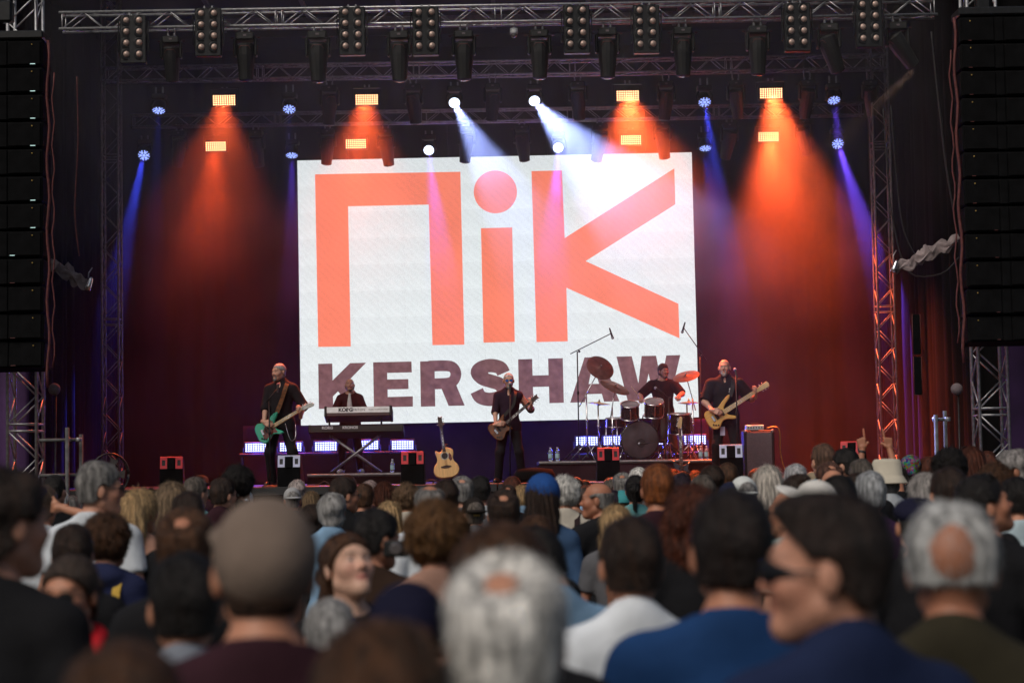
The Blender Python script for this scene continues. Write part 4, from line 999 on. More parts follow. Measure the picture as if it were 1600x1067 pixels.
def guitar(mx, label, shape, thick, bodym, neckm, boardm, headm, nlen, nstr, group='guitars', nw=.026, head='strat', guard=None, hollow=False, burst=None, name='electric_guitar', body_front=None):
    t = empty(name, m=mx, label=label, cat='guitar', group=group)
    poly = outline(shape)
    bd = MB().prism(poly, -thick / 2, thick / 2, bev=.010).build('body', bodym, t)
    fz = thick / 2
    x0 = .095 if not hollow else .19; x1 = x0 + nlen; sx = x0 - (.05 if not hollow else .02)
    MB().prism([(x0 - .06, -nw), (x1, -nw * .78), (x1, nw * .78), (x0 - .06, nw)], fz - .02, fz + .006, bev=.004).build('neck', neckm, t)
    fb = MB().prism([(sx - .02, -nw), (x1, -nw * .78), (x1, nw * .78), (sx - .02, nw)], fz + .006, fz + .011).build('fretboard', boardm, t)
    for k in range(1, 15):
        x = x1 - (x1 - sx) * (1 - 2 ** (-k / 12)) * 1.55
        if x > sx: MB().box((x, 0, fz + .0118), (.003, nw * 1.65, .002)).build('fret', 'chrome', fb)
    for k in (3, 5, 7, 9, 12):
        x = x1 - (x1 - sx) * (1 - 2 ** (-(k - .5) / 12)) * 1.55; MB().box((x, 0, fz + .0118), (.014, nw * .7, .0016)).build('inlay', 'pearl', fb)
    if head == 'strat': hp = [(x1, -nw * .8), (x1 + .03, -.03), (x1 + .17, -.05), (x1 + .195, -.03), (x1 + .18, .0), (x1 + .06, .034), (x1 + .02, .03), (x1, nw * .8)]
    elif head == 'sym': hp = [(x1, -nw * .8), (x1 + .03, -.038), (x1 + .15, -.032), (x1 + .175, -.045), (x1 + .165, 0), (x1 + .185, .03), (x1 + .15, .034), (x1 + .03, .038), (x1, nw * .8)]
    else: hp = [(x1, -nw * .8), (x1 + .03, -.035), (x1 + .16, -.042), (x1 + .175, 0), (x1 + .16, .042), (x1 + .03, .035), (x1, nw * .8)]
    hd = MB().prism(hp, fz - .016, fz + .002, bev=.003).build('headstock', headm, t)
    for k in range(nstr):
        if head == 'strat': px_, py_ = x1 + .035 + .025 * k, .036 - .004 * k; tp = [(px_, py_ - .015, fz - .006), (px_, py_ + .012, fz - .006)]
        else:
            s = 1 if k % 2 else -1; px_ = x1 + .045 + .045 * (k // 2); py_ = s * .02; tp = [(px_, py_, fz - .006), (px_, s * .056, fz - .006)]
        pg = MB().tube(tp, .0035, 6).sphere(tp[1], (.009, .006, .006), 8, 6).build('tuning_peg', 'chrome', hd)
        MB().lathe([(.006, 0), (.004, .012)], 8, Matrix.Translation((tp[0][0], tp[0][1], fz + .002))).build('post', 'chrome', pg)
    st = MB()
    for k in range(nstr):
        y = (k / (nstr - 1) - .5) * nw * 1.3; st.tube([(-.1, y * 1.15, fz + .016), (x1 + .03, y * .8, fz + .013)], .0008, 4)
    st.build('strings', 'chrome', t)
    if hollow:
        MB().lathe([(.05, 0), (.05, .0012)], 28, Matrix.Translation((.085, 0, fz))).build('sound_hole', 'ink', bd)
        MB().lathe([(.051, 0), (.053, .0018), (.064, .0018), (.066, 0)], 28, Matrix.Translation((.085, 0, fz)), cap=False).build('rosette', 'pearl', bd)
        MB().prism([(.035, -.055), (.10, -.062), (.13, -.075), (.09, -.105), (.02, -.112), (-.01, -.085)], fz, fz + .002).build('pickguard', 'pickguard', bd)
        MB().prism([(-.10, -.085), (-.085, -.085), (-.075, -.04), (-.07, 0), (-.075, .04), (-.085, .085), (-.10, .085), (-.115, .03), (-.115, -.03)], fz, fz + .009, bev=.002).build('bridge', 'rosewood', bd)
    else:
        if guard: MB().prism(outline([(-.08, -.12), (-.02, -.095), (.05, -.09), (.10, -.11), (.095, -.04), (.095, .035), (.04, .075), (-.02, .07), (-.06, .04), (-.11, -.02), (-.12, -.09)], 3), fz, fz + .003).build('pickguard', guard, bd)
        for x in ((.05, 0., -.045) if head == 'strat' else (.055, -.04)):
            MB().box((x, 0, fz + .006), (.026 if head != 'bass' else .045, .085, .012), bev=.004).build('pickup', 'black_plastic', bd)
        MB().box((-.10, 0, fz + .008), (.035, .085, .014), bev=.003).build('bridge', 'chrome', bd)
        for k, (x, y) in enumerate(((-.12, -.10), (-.145, -.075), (-.09, -.12))): MB().lathe([(.012, 0), (.012, .012), (.009, .015)], 12, Matrix.Translation((x, y, fz + .002))).build('knob', 'black_plastic', bd)
    return t
def strap(parent, gf, horn, tail, w, m='strap', wide=1.0):
    """flat band from the upper horn over the player's left shoulder, down the back to the tail pin"""
    gi = gf.inverted(); hn = gf @ Vector(horn); tl = gf @ Vector(tail)
    pts = [hn, Vector((-.07 * wide, .165, 1.22)), Vector((-.105 * wide, .13, 1.36)), Vector((-.11 * wide, .02, 1.468)), Vector((-.08, -.10, 1.42)), Vector((.06, -.15, 1.15)), Vector((.17 * wide, -.07, .98)), tl]
    P = smoothpath3(pts, 6); b = MB(); v = []; side = Vector((1, 0, .35)).normalized()
    for i, p in enumerate(P):
        t = (P[min(i + 1, len(P) - 1)] - P[max(i - 1, 0)]).normalized(); s = (side - t * side.dot(t)).normalized() * w / 2; n = t.cross(s).normalized() * .003
        v += [gi @ q for q in (p + s + n, p - s + n, p - s - n, p + s - n)]
    b.add(v, [(i * 4 + j, i * 4 + (j + 1) % 4, i * 4 + 4 + (j + 1) % 4, i * 4 + 4 + j) for i in range(len(P) - 1) for j in range(4)])
    return b.build('strap', m, parent)
def smoothpath3(pts, k=5):
    P = [Vector(p) for p in pts]; out = []
    for i in range(len(P) - 1):
        p0, p1, p2, p3 = P[max(i - 1, 0)], P[i], P[i + 1], P[min(i + 2, len(P) - 1)]
        for j in range(k):
            t = j / k; out.append(.5 * ((2 * p1) + (p2 - p0) * t + (2 * p0 - 5 * p1 + 4 * p2 - p3) * t * t + (3 * p1 - p0 - 3 * p2 + p3) * t ** 3))
    return out + [P[-1]]
def mic_stand(base, top, label, boom=None, mic_dir=(0, -1, .3), r=.011, tripod=False, mic=True, ball=(.3, .3, .33)):
    t = empty('microphone_stand', base, label=label, cat='mic stand', group='microphone stands'); b = Vector(base); tp = Vector(top) - b
    if tripod:
        for k in range(3):
            a = k * 2.094 + .5; MB().tube([(0, 0, .28), (.3 * math.cos(a), .3 * math.sin(a), .01)], .009, 6).build('leg', 'black_metal', t)
    else: MB().lathe([(.13, 0), (.13, .012), (.1, .022), (.02, .03)], 20).build('base', 'black_metal', t)
    MB().tube([(0, 0, 0), (tp.x if not boom else 0, tp.y if not boom else 0, tp.z)] if not boom else [(0, 0, 0), (0, 0, tp.z)], r, 8).build('pole', 'black_metal', t)
    MB().lathe([(.016, -.03), (.02, -.02), (.02, .02), (.016, .03)], 10, Matrix.Translation((0, 0, tp.z * .62))).build('clutch', 'black_metal', t)
    end = tp
    if boom:
        e = Vector(boom[1]) - b; s = Vector(boom[0]) - b
        MB().tube([s, e], .008, 8).build('boom', 'black_metal', t); MB().sphere(tp, .022, 8, 6).build('joint', 'black_metal', t); end = e
    if mic:
        d = Vector(mic_dir).normalized(); m_ = Matrix.Translation(end) @ d.to_track_quat('Z', 'Y').to_matrix().to_4x4()
        mc = MB().lathe([(.010, -.10), (.012, -.09), (.019, .05), (.021, .06)], 12, m_).build('microphone', 'black_metal', t)
        MB().sphere((0, 0, .075), (.026, .026, .028), 12, 8, m_).build('grille', 'plastic', mc, None, ball)
    return t

# ------------------------------------------------------------------ musicians
def musician(loc, yaw, s, J, label, skin, head, hairs, shirt, trouser, hands, extra=None, g='m', shoes=(.01, .01, .01)):
    """hands: list of (index, dir, palm normal, thumb, curls, thumb curl)"""
    hp = [hand_solids(J['wr'][i], d, n, t, c, tc) for i, d, n, t, c, tc in hands]
    V, Q, T = add_head(body_arrays(J, .012, hp), head, g)
    m_ = Matrix.Translation(loc) @ Matrix.Rotation(R(yaw), 4, 'Z') @ Matrix.Scale(s, 4)
    o = inst('person', np_mesh('person', V, Q, 'skin', tint=T), None, m_, skin); tag(o, label, 'person', 'musicians')
    kw = shirt[1]; inst('shirt', np_mesh('shirt', *shirt_arrays(J, .010, **kw), 'cloth'), o, None, shirt[0])
    inst('trousers', np_mesh('trousers', *trouser_arrays(J, .012), 'cloth'), o, None, trouser)
    for i in (0, 1): inst('shoe', SHOE, o, Matrix.Translation(J['an'][i] - Vector((0, .0, .088))) @ Matrix.Rotation(R(-14 if i == 0 else 14), 4, 'Z') @ Matrix.Scale(1.1, 4), shoes)
    for st, c, nm in hairs: inst(nm, hair_mesh(st), o, head, c)
    return o
SK1, SK2, SK3 = (.52, .29, .21), (.46, .24, .17), (.34, .17, .11)
def local(loc, yaw, s): return Matrix.Translation(loc) @ Matrix.Rotation(R(yaw), 4, 'Z') @ Matrix.Scale(s, 4)
def play(loc, yaw, s, gc, gt, front):
    """guitar matrix (world) from body centre and headstock point in the player's own frame, and that frame itself"""
    m_ = local(loc, yaw, s); g = frame(gc, Vector(gt) - Vector(gc), front); return m_, g
CURL = (.55, .6, .65, .7)
# singer in the middle
D = 31.2; base = at(797, 752, D); loc = (base.x, D, STAGE_Z); yaw = 178; s = (at(797, 583, D).z - STAGE_Z) / 1.75
gc, gt = Vector((.12, .205, .875)), Vector((-.46, .20, 1.36)); m_, gf = play(loc, yaw, s, gc, gt, (0, 1, .12)); gx = (gt - gc).normalized()
wr = [gc + Vector((.08, .06, .05)), gc + gx * .585 + Vector((-.03, -.035, -.06))]
J = joints((0, 0, .93), ((.19, .02, 0), (-.2, 0, 0)), wr, [(1, -.6, -.6), (-.8, -.3, -1)])
H = head_mat(J, 6, -2)
singer = musician(loc, yaw, s, J, 'singer in dark shirt and blue sunglasses playing a brown guitar at centre stage', SK1, H,
    [('crop', (.45, .44, .43), 'hair'), ('goatee', (.4, .38, .36), 'beard')], ((.022, .012, .024), dict(sleeve=1.12, hem=-.1, collar=True, open_neck=.075, infl=.016)), (.012, .011, .014),
    [(0, (-.8, .25, .12), (0, -1, -.2), (0, .3, 1), CURL, .5), (1, (-.15, .55, .75), (.8, -.3, .2), (.2, -.75, .5), (.55, .6, .6, .6), .6)])
glasses(singer, H, (.02, .05, .12), True, (.02, .12, .45))
inst('bracelet', MB().tube([(.034 * math.cos(a), .034 * math.sin(a), 0) for a in (2 * math.pi * i / 12 for i in range(13))], .005, 6).mesh('bracelet', 'black_plastic'), singer, Matrix.Translation(J['wr'][1] - Vector((0, 0, .03))) @ Matrix.Rotation(R(40), 4, 'Y'))
gtr = guitar(m_ @ gf, 'brown sunburst electric guitar held by the singer in blue sunglasses', DOUBLE, .045, 'brown_burst', 'rosewood', 'rosewood', 'rosewood', .50, 6, head='sym')
strap(gtr, gf, (.155, .12, 0), (-.19, .02, -.01), .045, 'black_plastic')
p = at(797, 606, D - .33)
mic_stand((at(797, 750, D - .33).x, D - .33, STAGE_Z), p, 'black microphone stand straight in front of the singer', mic_dir=(0, .45, 1), ball=(.35, .35, .38))

# guitarist on the left
D = 30.7; base = at(440, 756, D); loc = (base.x, D, STAGE_Z); yaw = 168; s = (at(440, 567, D).z - STAGE_Z) / 1.75
gc, gt = Vector((.10, .215, .81)), Vector((-.40, .24, 1.08)); m_, gf = play(loc, yaw, s, gc, gt, (.1, 1, .15)); gx = (gt - gc).normalized()
wr = [gc + Vector((.06, .075, .055)), gc + gx * .50 + Vector((-.02, -.035, -.06))]
J = joints((0, 0, .92), ((.13, .02, 0), (-.30, .06, 0)), wr, [(1, -.8, -.3), (-.8, -.6, -.8)])
H = head_mat(J, -28, -2)
p1 = musician(loc, yaw, s, J, 'guitarist in black jacket with teal guitar on the left of the stage', SK1, H, [('crop', (.28, .27, .27), 'hair'), ('goatee', (.25, .24, .23), 'beard')],
    ((.014, .013, .016), dict(sleeve=1.25, hem=-.14, collar=True, open_neck=.06, infl=.022, thick=.004)), (.011, .011, .013),
    [(0, (-.7, .25, -.3), (0, -1, -.2), (0, .3, 1), CURL, .5), (1, (-.2, .6, .7), (.8, -.3, .2), (.2, -.75, .5), (.55, .6, .6, .6), .6)])
gtr = guitar(m_ @ gf, 'teal green electric guitar with white headstock held by the left guitarist', STRAT, .045, 'teal_paint', 'maple', 'maple', 'pearl', .47, 6, guard='pickguard')
strap(gtr, gf, (.205, .15, .01), (-.2, .03, -.01), .06)
inst('chain', MB().tube(smoothpath3([(-.10, .12, .90), (-.16, .15, .72), (-.2, .14, .64), (-.24, .08, .70), (-.22, .02, .88)], 5), .006, 6).mesh('chain', 'chrome'), p1)
inst('scarf', MB().lathe([(.062, -.02), (.075, 0), (.07, .03), (.058, .04)], 16).mesh('scarf', 'cloth'), p1, Matrix.Translation(J['neck'] + Vector((0, .012, .035))), (.05, .03, .035))
p = at(434, 606, D - .3); mic_stand((at(434, 755, D - .3).x - .12, D - .3, STAGE_Z), Vector((at(434, 755, D - .3).x - .12, D - .3, p.z - .18)), 'black microphone stand in front of the left guitarist', boom=((at(434, 755, D - .3).x - .16, D - .36, p.z - .22), p), mic_dir=(0, .5, .6), ball=(.4, .1, .1))

# bass player on the right
D = 31.6; base = at(1136, 745, D); loc = (base.x, D, STAGE_Z); yaw = 174; s = (at(1136, 562, D).z - STAGE_Z) / 1.75
gc, gt = Vector((.09, .215, .93)), Vector((-.60, .22, 1.36)); m_, gf = play(loc, yaw, s, gc, gt, (0, 1, .12)); gx = (gt - gc).normalized()
wr = [gc + Vector((.10, .055, .07)), gc + gx * .60 + Vector((-.02, -.03, -.055))]
J = joints((0, 0, .93), ((.16, .02, 0), (-.17, 0, 0)), wr, [(1, -.7, -.4), (-.8, -.4, -1)], 'b')
H = head_mat(J, -6, 2)
p2 = musician(loc, yaw, s, J, 'bald bass player in black short-sleeved shirt at a microphone on the right', SK1, H, [('goatee', (.5, .49, .48), 'beard')],
    ((.012, .012, .014), dict(sleeve=.92, hem=-.16, collar=True, open_neck=.055, infl=.02, thick=.008)), (.010, .010, .012),
    [(0, (-.75, .25, -.25), (0, -1, -.2), (0, .3, 1), CURL, .4), (1, (-.2, .55, .75), (.8, -.3, .2), (.2, -.75, .5), (.5, .55, .6, .6), .6)])
gtr = guitar(m_ @ gf, 'tan wooden five-string bass guitar held by the bald bass player', BASS, .042, 'tan_wood', 'maple', 'maple', 'maple', .585, 5, head='bass', nw=.034)
strap(gtr, gf, (.27, .16, .0), (-.2, .03, -.01), .06, 'black_plastic', 1.1)
inst('pass_card', MB().box((0, 0, 0), (.07, .004, .13), bev=.0015).mesh('pass_card', 'pale_panel'), p2, Matrix.Translation((.05, .155, .70)))
inst('shirt_print', MB().lathe([(.02, 0), (.02, .003)], 12).lathe([(.016, 0), (.016, .003)], 12, Matrix.Translation((.0, -.04, 0))).mesh('shirt_print', 'paper'), p2, Matrix.Translation((-.075, .142, 1.27)) @ Matrix.Rotation(R(-84), 4, 'X'))
p = at(1150, 583, D - .42)
mic_stand((at(1153, 742, D - .42).x, D - .42, STAGE_Z), p, 'black microphone stand straight in front of the bald bass player', mic_dir=(-.1, .6, .75), ball=(.30, .30, .5))

# keyboard player
KR = .19; D = 35.0; base = at(548, 735, D); loc = (base.x, D, STAGE_Z + KR); yaw = 181; s = (at(545, 591, D).z - STAGE_Z - KR) / 1.75
J = joints((0, 0, .92), ((.17, .02, 0), (-.19, .06, 0)), [(.24, .40, 1.06), (-.24, .40, 1.06)], [(1, -.6, -.6), (-1, -.6, -.6)])
H = head_mat(J, 4, 6)
p3 = musician(loc, yaw, s, J, 'keyboard player in maroon jacket over white tee behind two keyboards', SK1, H, [('beard', (.10, .07, .055), 'beard')],
    ((.045, .010, .014), dict(sleeve=1.9, hem=-.16, infl=.02, thick=.004)), (.012, .011, .016),
    [(0, (0, 1, -.1), (0, 0, -1), (-1, 0, 0), (.3, .3, .3, .3), .3), (1, (0, 1, -.1), (0, 0, -1), (1, 0, 0), (.3, .3, .3, .3), .3)], shoes=(.6, .58, .56))
def tee(P):
    return np.maximum(e_ell(P, (0, .02, 1.22), (.09, .128, .30)), np.maximum(np.abs(P[:, 0]) - .012 - .045 * np.clip((1.5 - P[:, 2]) / .3, 0.2, 1.6), P[:, 2] - 1.47))
V, Q = nets(tee, (-.13, -.02, .88), (.13, .19, 1.5), .01); inst('tee', np_mesh('tee', V, Q, 'cloth'), p3, None, (.72, .70, .68))
def keyboard(p0, p1, D, h, dep, m, label, words, wm):
    a, b_ = at(*p0, D), at(*p1, D); w = (b_ - a).length; c = (a + b_) / 2
    t = empty('keyboard', m=Matrix.Translation((c.x, D, (a.z + b_.z) / 2)) @ Matrix.Rotation(R(-16), 4, 'X'), label=label, cat='keyboard', group='keyboards')
    MB().box((0, dep / 2, 0), (w, dep, h), bev=.012).build('case', 'maroon_case' if m == 'silver_paint' else m, t)
    MB().box((0, .002, h * .17), (w * .97, .012, h * .62), bev=.003).build('rear_panel', m, t)
    for sx in (-1, 1): MB().box((sx * (w / 2 - .02), dep / 2, .006), (.05, dep + .02, h + .02), bev=.012).build('end_cheek', 'black_plastic', t)
    kb = MB()
    for k in range(46): inst('key', KEYME, t, Matrix.Translation((-w * .46 + w * .92 * (k + .5) / 46, dep * .82, h / 2 + .008)) @ Matrix.Scale(w * .92 / 46 * .92, 4, (1, 0, 0)))
    for s_, x, z, sz, bo in words: inst('lettering', text_mesh(s_, sz, wm, bo), t, Matrix.Translation((x * w, -.0055, h * .155)) @ Matrix.Rotation(R(90), 4, 'X'))
    return t
KEYME = MB().box((0, 0, 0), (1, .13, .012)).mesh('key', 'white_shell')
KD = 34.3
keyboard((507, 643.5), (612, 641.5), KD, .17, .36, 'silver_paint', 'upper silver-backed keyboard on the cross-leg stand', [('KORG', -.185, .0, .088, .005), ('TRITON', .01, .0, .06, .0), ('MUSIC WORKSTATION', .3, .0, .032, 0)], 'ink')
keyboard((482, 671), (630, 668), KD - .05, .125, .38, 'black_plastic', 'lower long black keyboard on the cross-leg stand', [('KORG', -.30, .0, .068, .003), ('KRONOS', -.06, .0, .064, .003)], 'paper')
t = empty('keyboard_stand', (at(555, 735, KD).x, KD + .15, STAGE_Z + KR), label='black cross-leg stand under the two keyboards', cat='stand')
zt = at(555, 675, KD).z - STAGE_Z - KR - .06; zu = at(555, 652, KD).z - STAGE_Z - KR - .05
for y in (-.06, .10):
    for sx in (-1, 1): MB().tube([(sx * .42, y + .01 * sx, .02), (-sx * .42, y + .01 * sx, zt)], .022, 8).build('leg', 'steel', t)
for sx in (-1, 1):
    MB().tube([(sx * .42, -.25, .02), (sx * .42, .25, .02)], .02, 8).build('foot', 'black_metal', t); MB().tube([(sx * .42, -.2, zt), (sx * .42, .3, zt)], .018, 8).build('arm', 'black_metal', t)
    MB().tube([(sx * .45, -.02, zt), (sx * .45, .02, zu)], .016, 8).build('riser_post', 'black_metal', t); MB().tube([(sx * .45, -.16, zu), (sx * .45, .3, zu + .1)], .014, 8).build('upper_arm', 'black_metal', t)
MB().lathe([(.035, -.1), (.035, .1)], 12, Matrix.Translation((0, .02, zt / 2)) @ Matrix.Rotation(R(90), 4, 'X')).build('pivot', 'steel', t)

# drummer
DR = .335; D = 36.0; base = at(1038, 720, D); loc = (base.x, D, STAGE_Z + DR); yaw = 172; s = 1.0
zt = at(1038, 570, D).z - STAGE_Z - DR; pz = zt - .82
J = joints((0, 0, pz), ((.22, .42, 0), (-.24, .42, 0)), [(.36, .32, pz + .20), (-.30, .40, pz + .22)], [(1, -.5, -.5), (-1, -.5, -.5)], 'b', knee=((.4, 1, .3), (-.4, 1, .3)))
H = head_mat(J, 38, 0)
p4 = musician(loc, yaw, s, J, 'bearded drummer in dark shirt seated behind the drum kit', SK1, H, [('short', (.06, .035, .02), 'hair'), ('beard', (.09, .055, .035), 'beard')],
    ((.018, .011, .014), dict(sleeve=.95, hem=-.06, infl=.018, thick=.008)), (.012, .012, .014),
    [(0, (.1, 1, .0), (0, -.1, -1), (-1, 0, 0), (.7, .8, .8, .8), .6), (1, (-.1, 1, .0), (0, -.1, -1), (1, 0, 0), (.7, .8, .8, .8), .6)])
for i, d_ in ((0, (.55, .2, .75)), (1, (-.2, .8, .1))):
    w_ = local(loc, yaw, s) @ (J['wr'][i] + Vector((0, .08, -.01))); dv = Matrix.Rotation(R(yaw), 3, 'Z') @ Vector(d_).normalized()
    o = MB().tube([w_ - dv * .1, w_ + dv * .3], .008, 6, r2=.005).build('drum_stick', 'maple'); tag(o, ('raised' if i == 0 else 'lowered') + ' pale drum stick in the hand of the drummer', 'drum stick', 'drum sticks')
t = empty('drum_stool', (loc[0], D + .02, STAGE_Z + DR), label='round black drum stool under the drummer', cat='stool')
MB().lathe([(.02, .30), (.17, .31), (.18, .35), (.17, pz - .14), (.03, pz - .13)], 20).build('seat', 'black_plastic', t); MB().tube([(0, 0, .1), (0, 0, .32)], .02, 8).build('post', 'chrome', t)
for k in range(3): a = k * 2.094; MB().tube([(0, 0, .2), (.26 * math.cos(a), .26 * math.sin(a), .01)], .012, 6).build('leg', 'chrome', t)

# ------------------------------------------------------------------ risers and drum kit
def riser(x0, x1, y0, y1, h, label, m='skirt'):
    t = empty('riser', ((x0 + x1) / 2, (y0 + y1) / 2, STAGE_Z), label=label, cat='riser'); w, d = x1 - x0, y1 - y0
    n = max(1, round(w / 1.2))
    for k in range(n): MB().box((-w / 2 + w / n * (k + .5), 0, h - .03), (w / n - .004, d, .06), bev=.004).build('deck_panel', 'deck', t)
    for k in range(n): MB().box((-w / 2 + w / n * (k + .5), -d / 2 + .03, (h - .065) / 2), (w / n - .003, .02, h - .066)).build('front_panel', m, t)
    MB().box((0, -d / 2 - .006, h - .02), (w, .01, .03), bev=.003).build('edge_trim', 'alu', t)
    for sx in (-1, 1): MB().box((sx * (w / 2 - .02), 0.02, (h - .065) / 2), (.03, d - .1, h - .066)).build('side_panel', 'matte_black', t)
riser(at(480, 740, 33.6).x, at(626, 740, 33.6).x, 33.6, 36.0, KR, 'low black riser under the keyboard player', 'matte_black')
riser(at(842, 720, 33.2).x, at(1062, 720, 33.2).x, 33.2, 37.0, DR, 'purple-fronted drum riser with a pale metal edge')
riser(at(1064, 722, 33.5).x, at(1112, 722, 33.5).x, 33.5, 36.6, DR - .01, 'short dark riser to the right of the drum riser', 'matte_black')
RZ = STAGE_Z + DR
def shell(t, name, r, dep, m_, heads='drum_head', wrap='drum_wrap', lugs=8):
    """drum along local Z of m_: shell, two hoops, head, lugs"""
    b = MB().lathe([(r, -dep / 2), (r, dep / 2)], 32, m_, cap=False).build('shell', wrap, t)
    MB().lathe([(r * .985, dep / 2 - .01), (r * .9, dep / 2 - .006), (.001, dep / 2 - .006)], 32, m_, cap=False).build('drum_skin', heads, b)
    MB().lathe([(r * .985, -dep / 2 + .01), (.001, -dep / 2 + .006)], 32, m_, cap=False).build('drum_skin', heads, b)
    for z in (-1, 1): MB().lathe([(r, z * (dep / 2 - .022)), (r + .012, z * (dep / 2 - .02)), (r + .012, z * dep / 2), (r - .008, z * dep / 2)], 32, m_, cap=False).build('hoop', 'chrome' if r < .28 else 'drum_wrap', b)
    for k in range(lugs):
        a = 2 * math.pi * (k + .5) / lugs; MB().box((0, 0, 0), (.016, .018, dep * .72), m_ @ Matrix.Rotation(a, 4, 'Z') @ Matrix.Translation((r + .012, 0, 0)), .004).build('lug', 'chrome', b)
    return b
D = 33.75; c = at(1000, 686, D); r = .315
t = empty('bass_drum', (c.x, D, RZ), label='large bass drum with dark front skin and small round port', cat='drum', group='drums')
m_ = Matrix.Translation((0, .22, r + .02)) @ Matrix.Rotation(R(90), 4, 'X'); bd = shell(t, 'shell', r, .44, m_, lugs=10)
MB().lathe([(.062, .2165), (.066, .2205), (.072, .2165)], 24, m_ @ Matrix.Translation((.02, -.05, 0)), cap=False).build('port_ring', 'black_plastic', bd); MB().lathe([(.063, .2158), (.001, .2163)], 24, m_ @ Matrix.Translation((.02, -.05, 0)), cap=False).build('port', 'ink', bd)
for sx in (-1, 1): MB().tube([(sx * .27, .1, .2), (sx * .36, -.12, .01)], .011, 6).build('spur', 'chrome', t)
toms = []
for px, py, rr, lb in ((984, 642, .155, 'left'), (1022, 638, .165, 'right')):
    c2 = at(px, py, D - .02); m2 = Matrix.Translation((c2.x - c.x, -.02, c2.z - RZ)) @ Matrix.Rotation(R(24), 4, 'X')
    tm = empty('tom_drum', (c.x, D, RZ), label=f'{lb} of the two rack tom drums above the bass drum', cat='drum', group='drums'); shell(tm, 'shell', rr, .26, m2, 'grey_skin', lugs=6)
    MB().tube([Vector((c2.x - c.x, .12, c2.z - RZ - .05)), (.0 + (c2.x - c.x) * .3, .2, 2 * r + .12), (0 + (c2.x - c.x) * .2, .22, 2 * r)], .013, 8).build('mount', 'chrome', tm)
for px, py, rr, dep, lb in ((1062, 662, .20, .36, 'floor tom drum with chrome legs right of the bass drum'), (962, 660, .17, .16, 'shallow snare drum at the left of the bass drum')):
    c2 = at(px, py, D + .45); tm = empty('floor_tom' if dep > .2 else 'snare_drum', (c2.x, D + .45, RZ), label=lb, cat='drum', group='drums'); zc = c2.z - RZ
    shell(tm, 'shell', rr, dep, Matrix.Translation((0, 0, zc)) @ Matrix.Rotation(R(6), 4, 'X'), 'grey_skin', lugs=6)
    for k in range(3): a = k * 2.094 + .6; MB().tube([(rr * 1.03 * math.cos(a), rr * 1.03 * math.sin(a), zc), (rr * 1.15 * math.cos(a), rr * 1.15 * math.sin(a), .01)], .009, 6).build('leg', 'chrome', tm)
def cymbal(px, py, D, r, tilt, roll, foot, label, m='cymbal', boom=None, hat=False):
    c = at(px, py, D); f = at(foot, 715, D); t = empty('cymbal_stand', (f.x, D, RZ), label=label, cat='cymbal', group='cymbals on stands')
    z = c.z - RZ; dx = c.x - f.x
    m_ = Matrix.Translation((dx, 0, z)) @ Matrix.Rotation(R(roll), 4, 'Y') @ Matrix.Rotation(R(tilt), 4, 'X')
    prof = [(.001, .022), (.02, .02), (.035, .008), (r * .5, .003), (r * .97, -.012), (r, -.014), (r * .97, -.016), (r * .5, -.001), (.001, .0)]
    cy_ = MB().lathe(prof, 40, m_, cap=False).build('cymbal', m, t)
    MB().lathe([(.012, .02), (.016, .03), (.012, .05), (.004, .06)], 10, m_).build('wing_nut', 'chrome', cy_)
    if hat: MB().lathe([(a, -b_ - .03) for a, b_ in prof], 40, m_, cap=False).build('lower_cymbal', m, t)
    hz = .72 * z if abs(dx) > .05 else z - .02
    MB().tube([(0, 0, 0.05), (0, 0, hz)], .013, 8).build('pole', 'chrome', t)
    if abs(dx) > .05: MB().tube([(-dx * .5, 0, hz - (z - hz) * .5), (0, 0, hz), (dx, 0, z - .01)], .009, 8).build('boom', 'chrome', t)
    MB().lathe([(.02, -.03), (.024, 0), (.02, .03)], 10, Matrix.Translation((0, 0, hz * .6))).build('clutch', 'chrome', t)
    for k in range(3): a = k * 2.094 + .9; MB().tube([(0, 0, .32), (.30 * math.cos(a), .30 * math.sin(a), .01)], .009, 6).build('leg', 'chrome', t)
    return t
cymbal(938, 574, 34.0, .25, 50, 32, 918, 'steeply tilted crash cymbal, highest left of the drum kit')
cymbal(961, 604, 33.8, .27, 22, 24, 958, 'wide reddish cymbal left of the drummer, below the steeply tilted one')
cymbal(1072, 587, 34.1, .235, 24, -14, 1084, 'round reddish cymbal at the right of the drummer')
cymbal(936, 629, 34.4, .20, 4, 6, 936, 'pair of hi-hat cymbals at the left end of the drum kit', 'brass', hat=True)
cymbal(1076, 628, 34.4, .19, 2, 0, 1075, 'flat hi-hat style cymbal at the right end of the drum kit', 'brass', hat=True)
D = 33.6; f = at(905, 715, D); e = at(955, 521, D); tp = at(905, 549, D); s0 = at(891, 553, D)
mic_stand((f.x, D, RZ), tp, 'tall boom microphone stand over the left of the drum kit', boom=(s0, e), mic_dir=(.3, .1, -1), tripod=True)
D = 33.9; f = at(1097, 720, D); e = at(1068, 512, D); tp = at(1096, 556, D); s0 = at(1104, 563, D)
mic_stand((f.x, D, RZ), tp, 'tall boom microphone stand at the right of the drum kit', boom=(s0, e), mic_dir=(-.3, .1, -1), tripod=True)
D = 33.35; f = at(940, 716, D); e = at(985, 676, D)
p = at(1030, 610, D); mic_stand((at(1047, 716, D).x, D, RZ), at(1047, 622, D), 'low boom microphone stand in front of the right tom drum', boom=(at(1050, 626, D), p), mic_dir=(-.7, .2, .5), tripod=True)
p = at(1005, 693, D); mic_stand((at(1040, 716, D).x, D - .02, RZ), at(1040, 688, D), 'stubby boom microphone stand aimed at the bass drum port', boom=(at(1044, 687, D), p), mic_dir=(-.8, .6, 0), tripod=True)
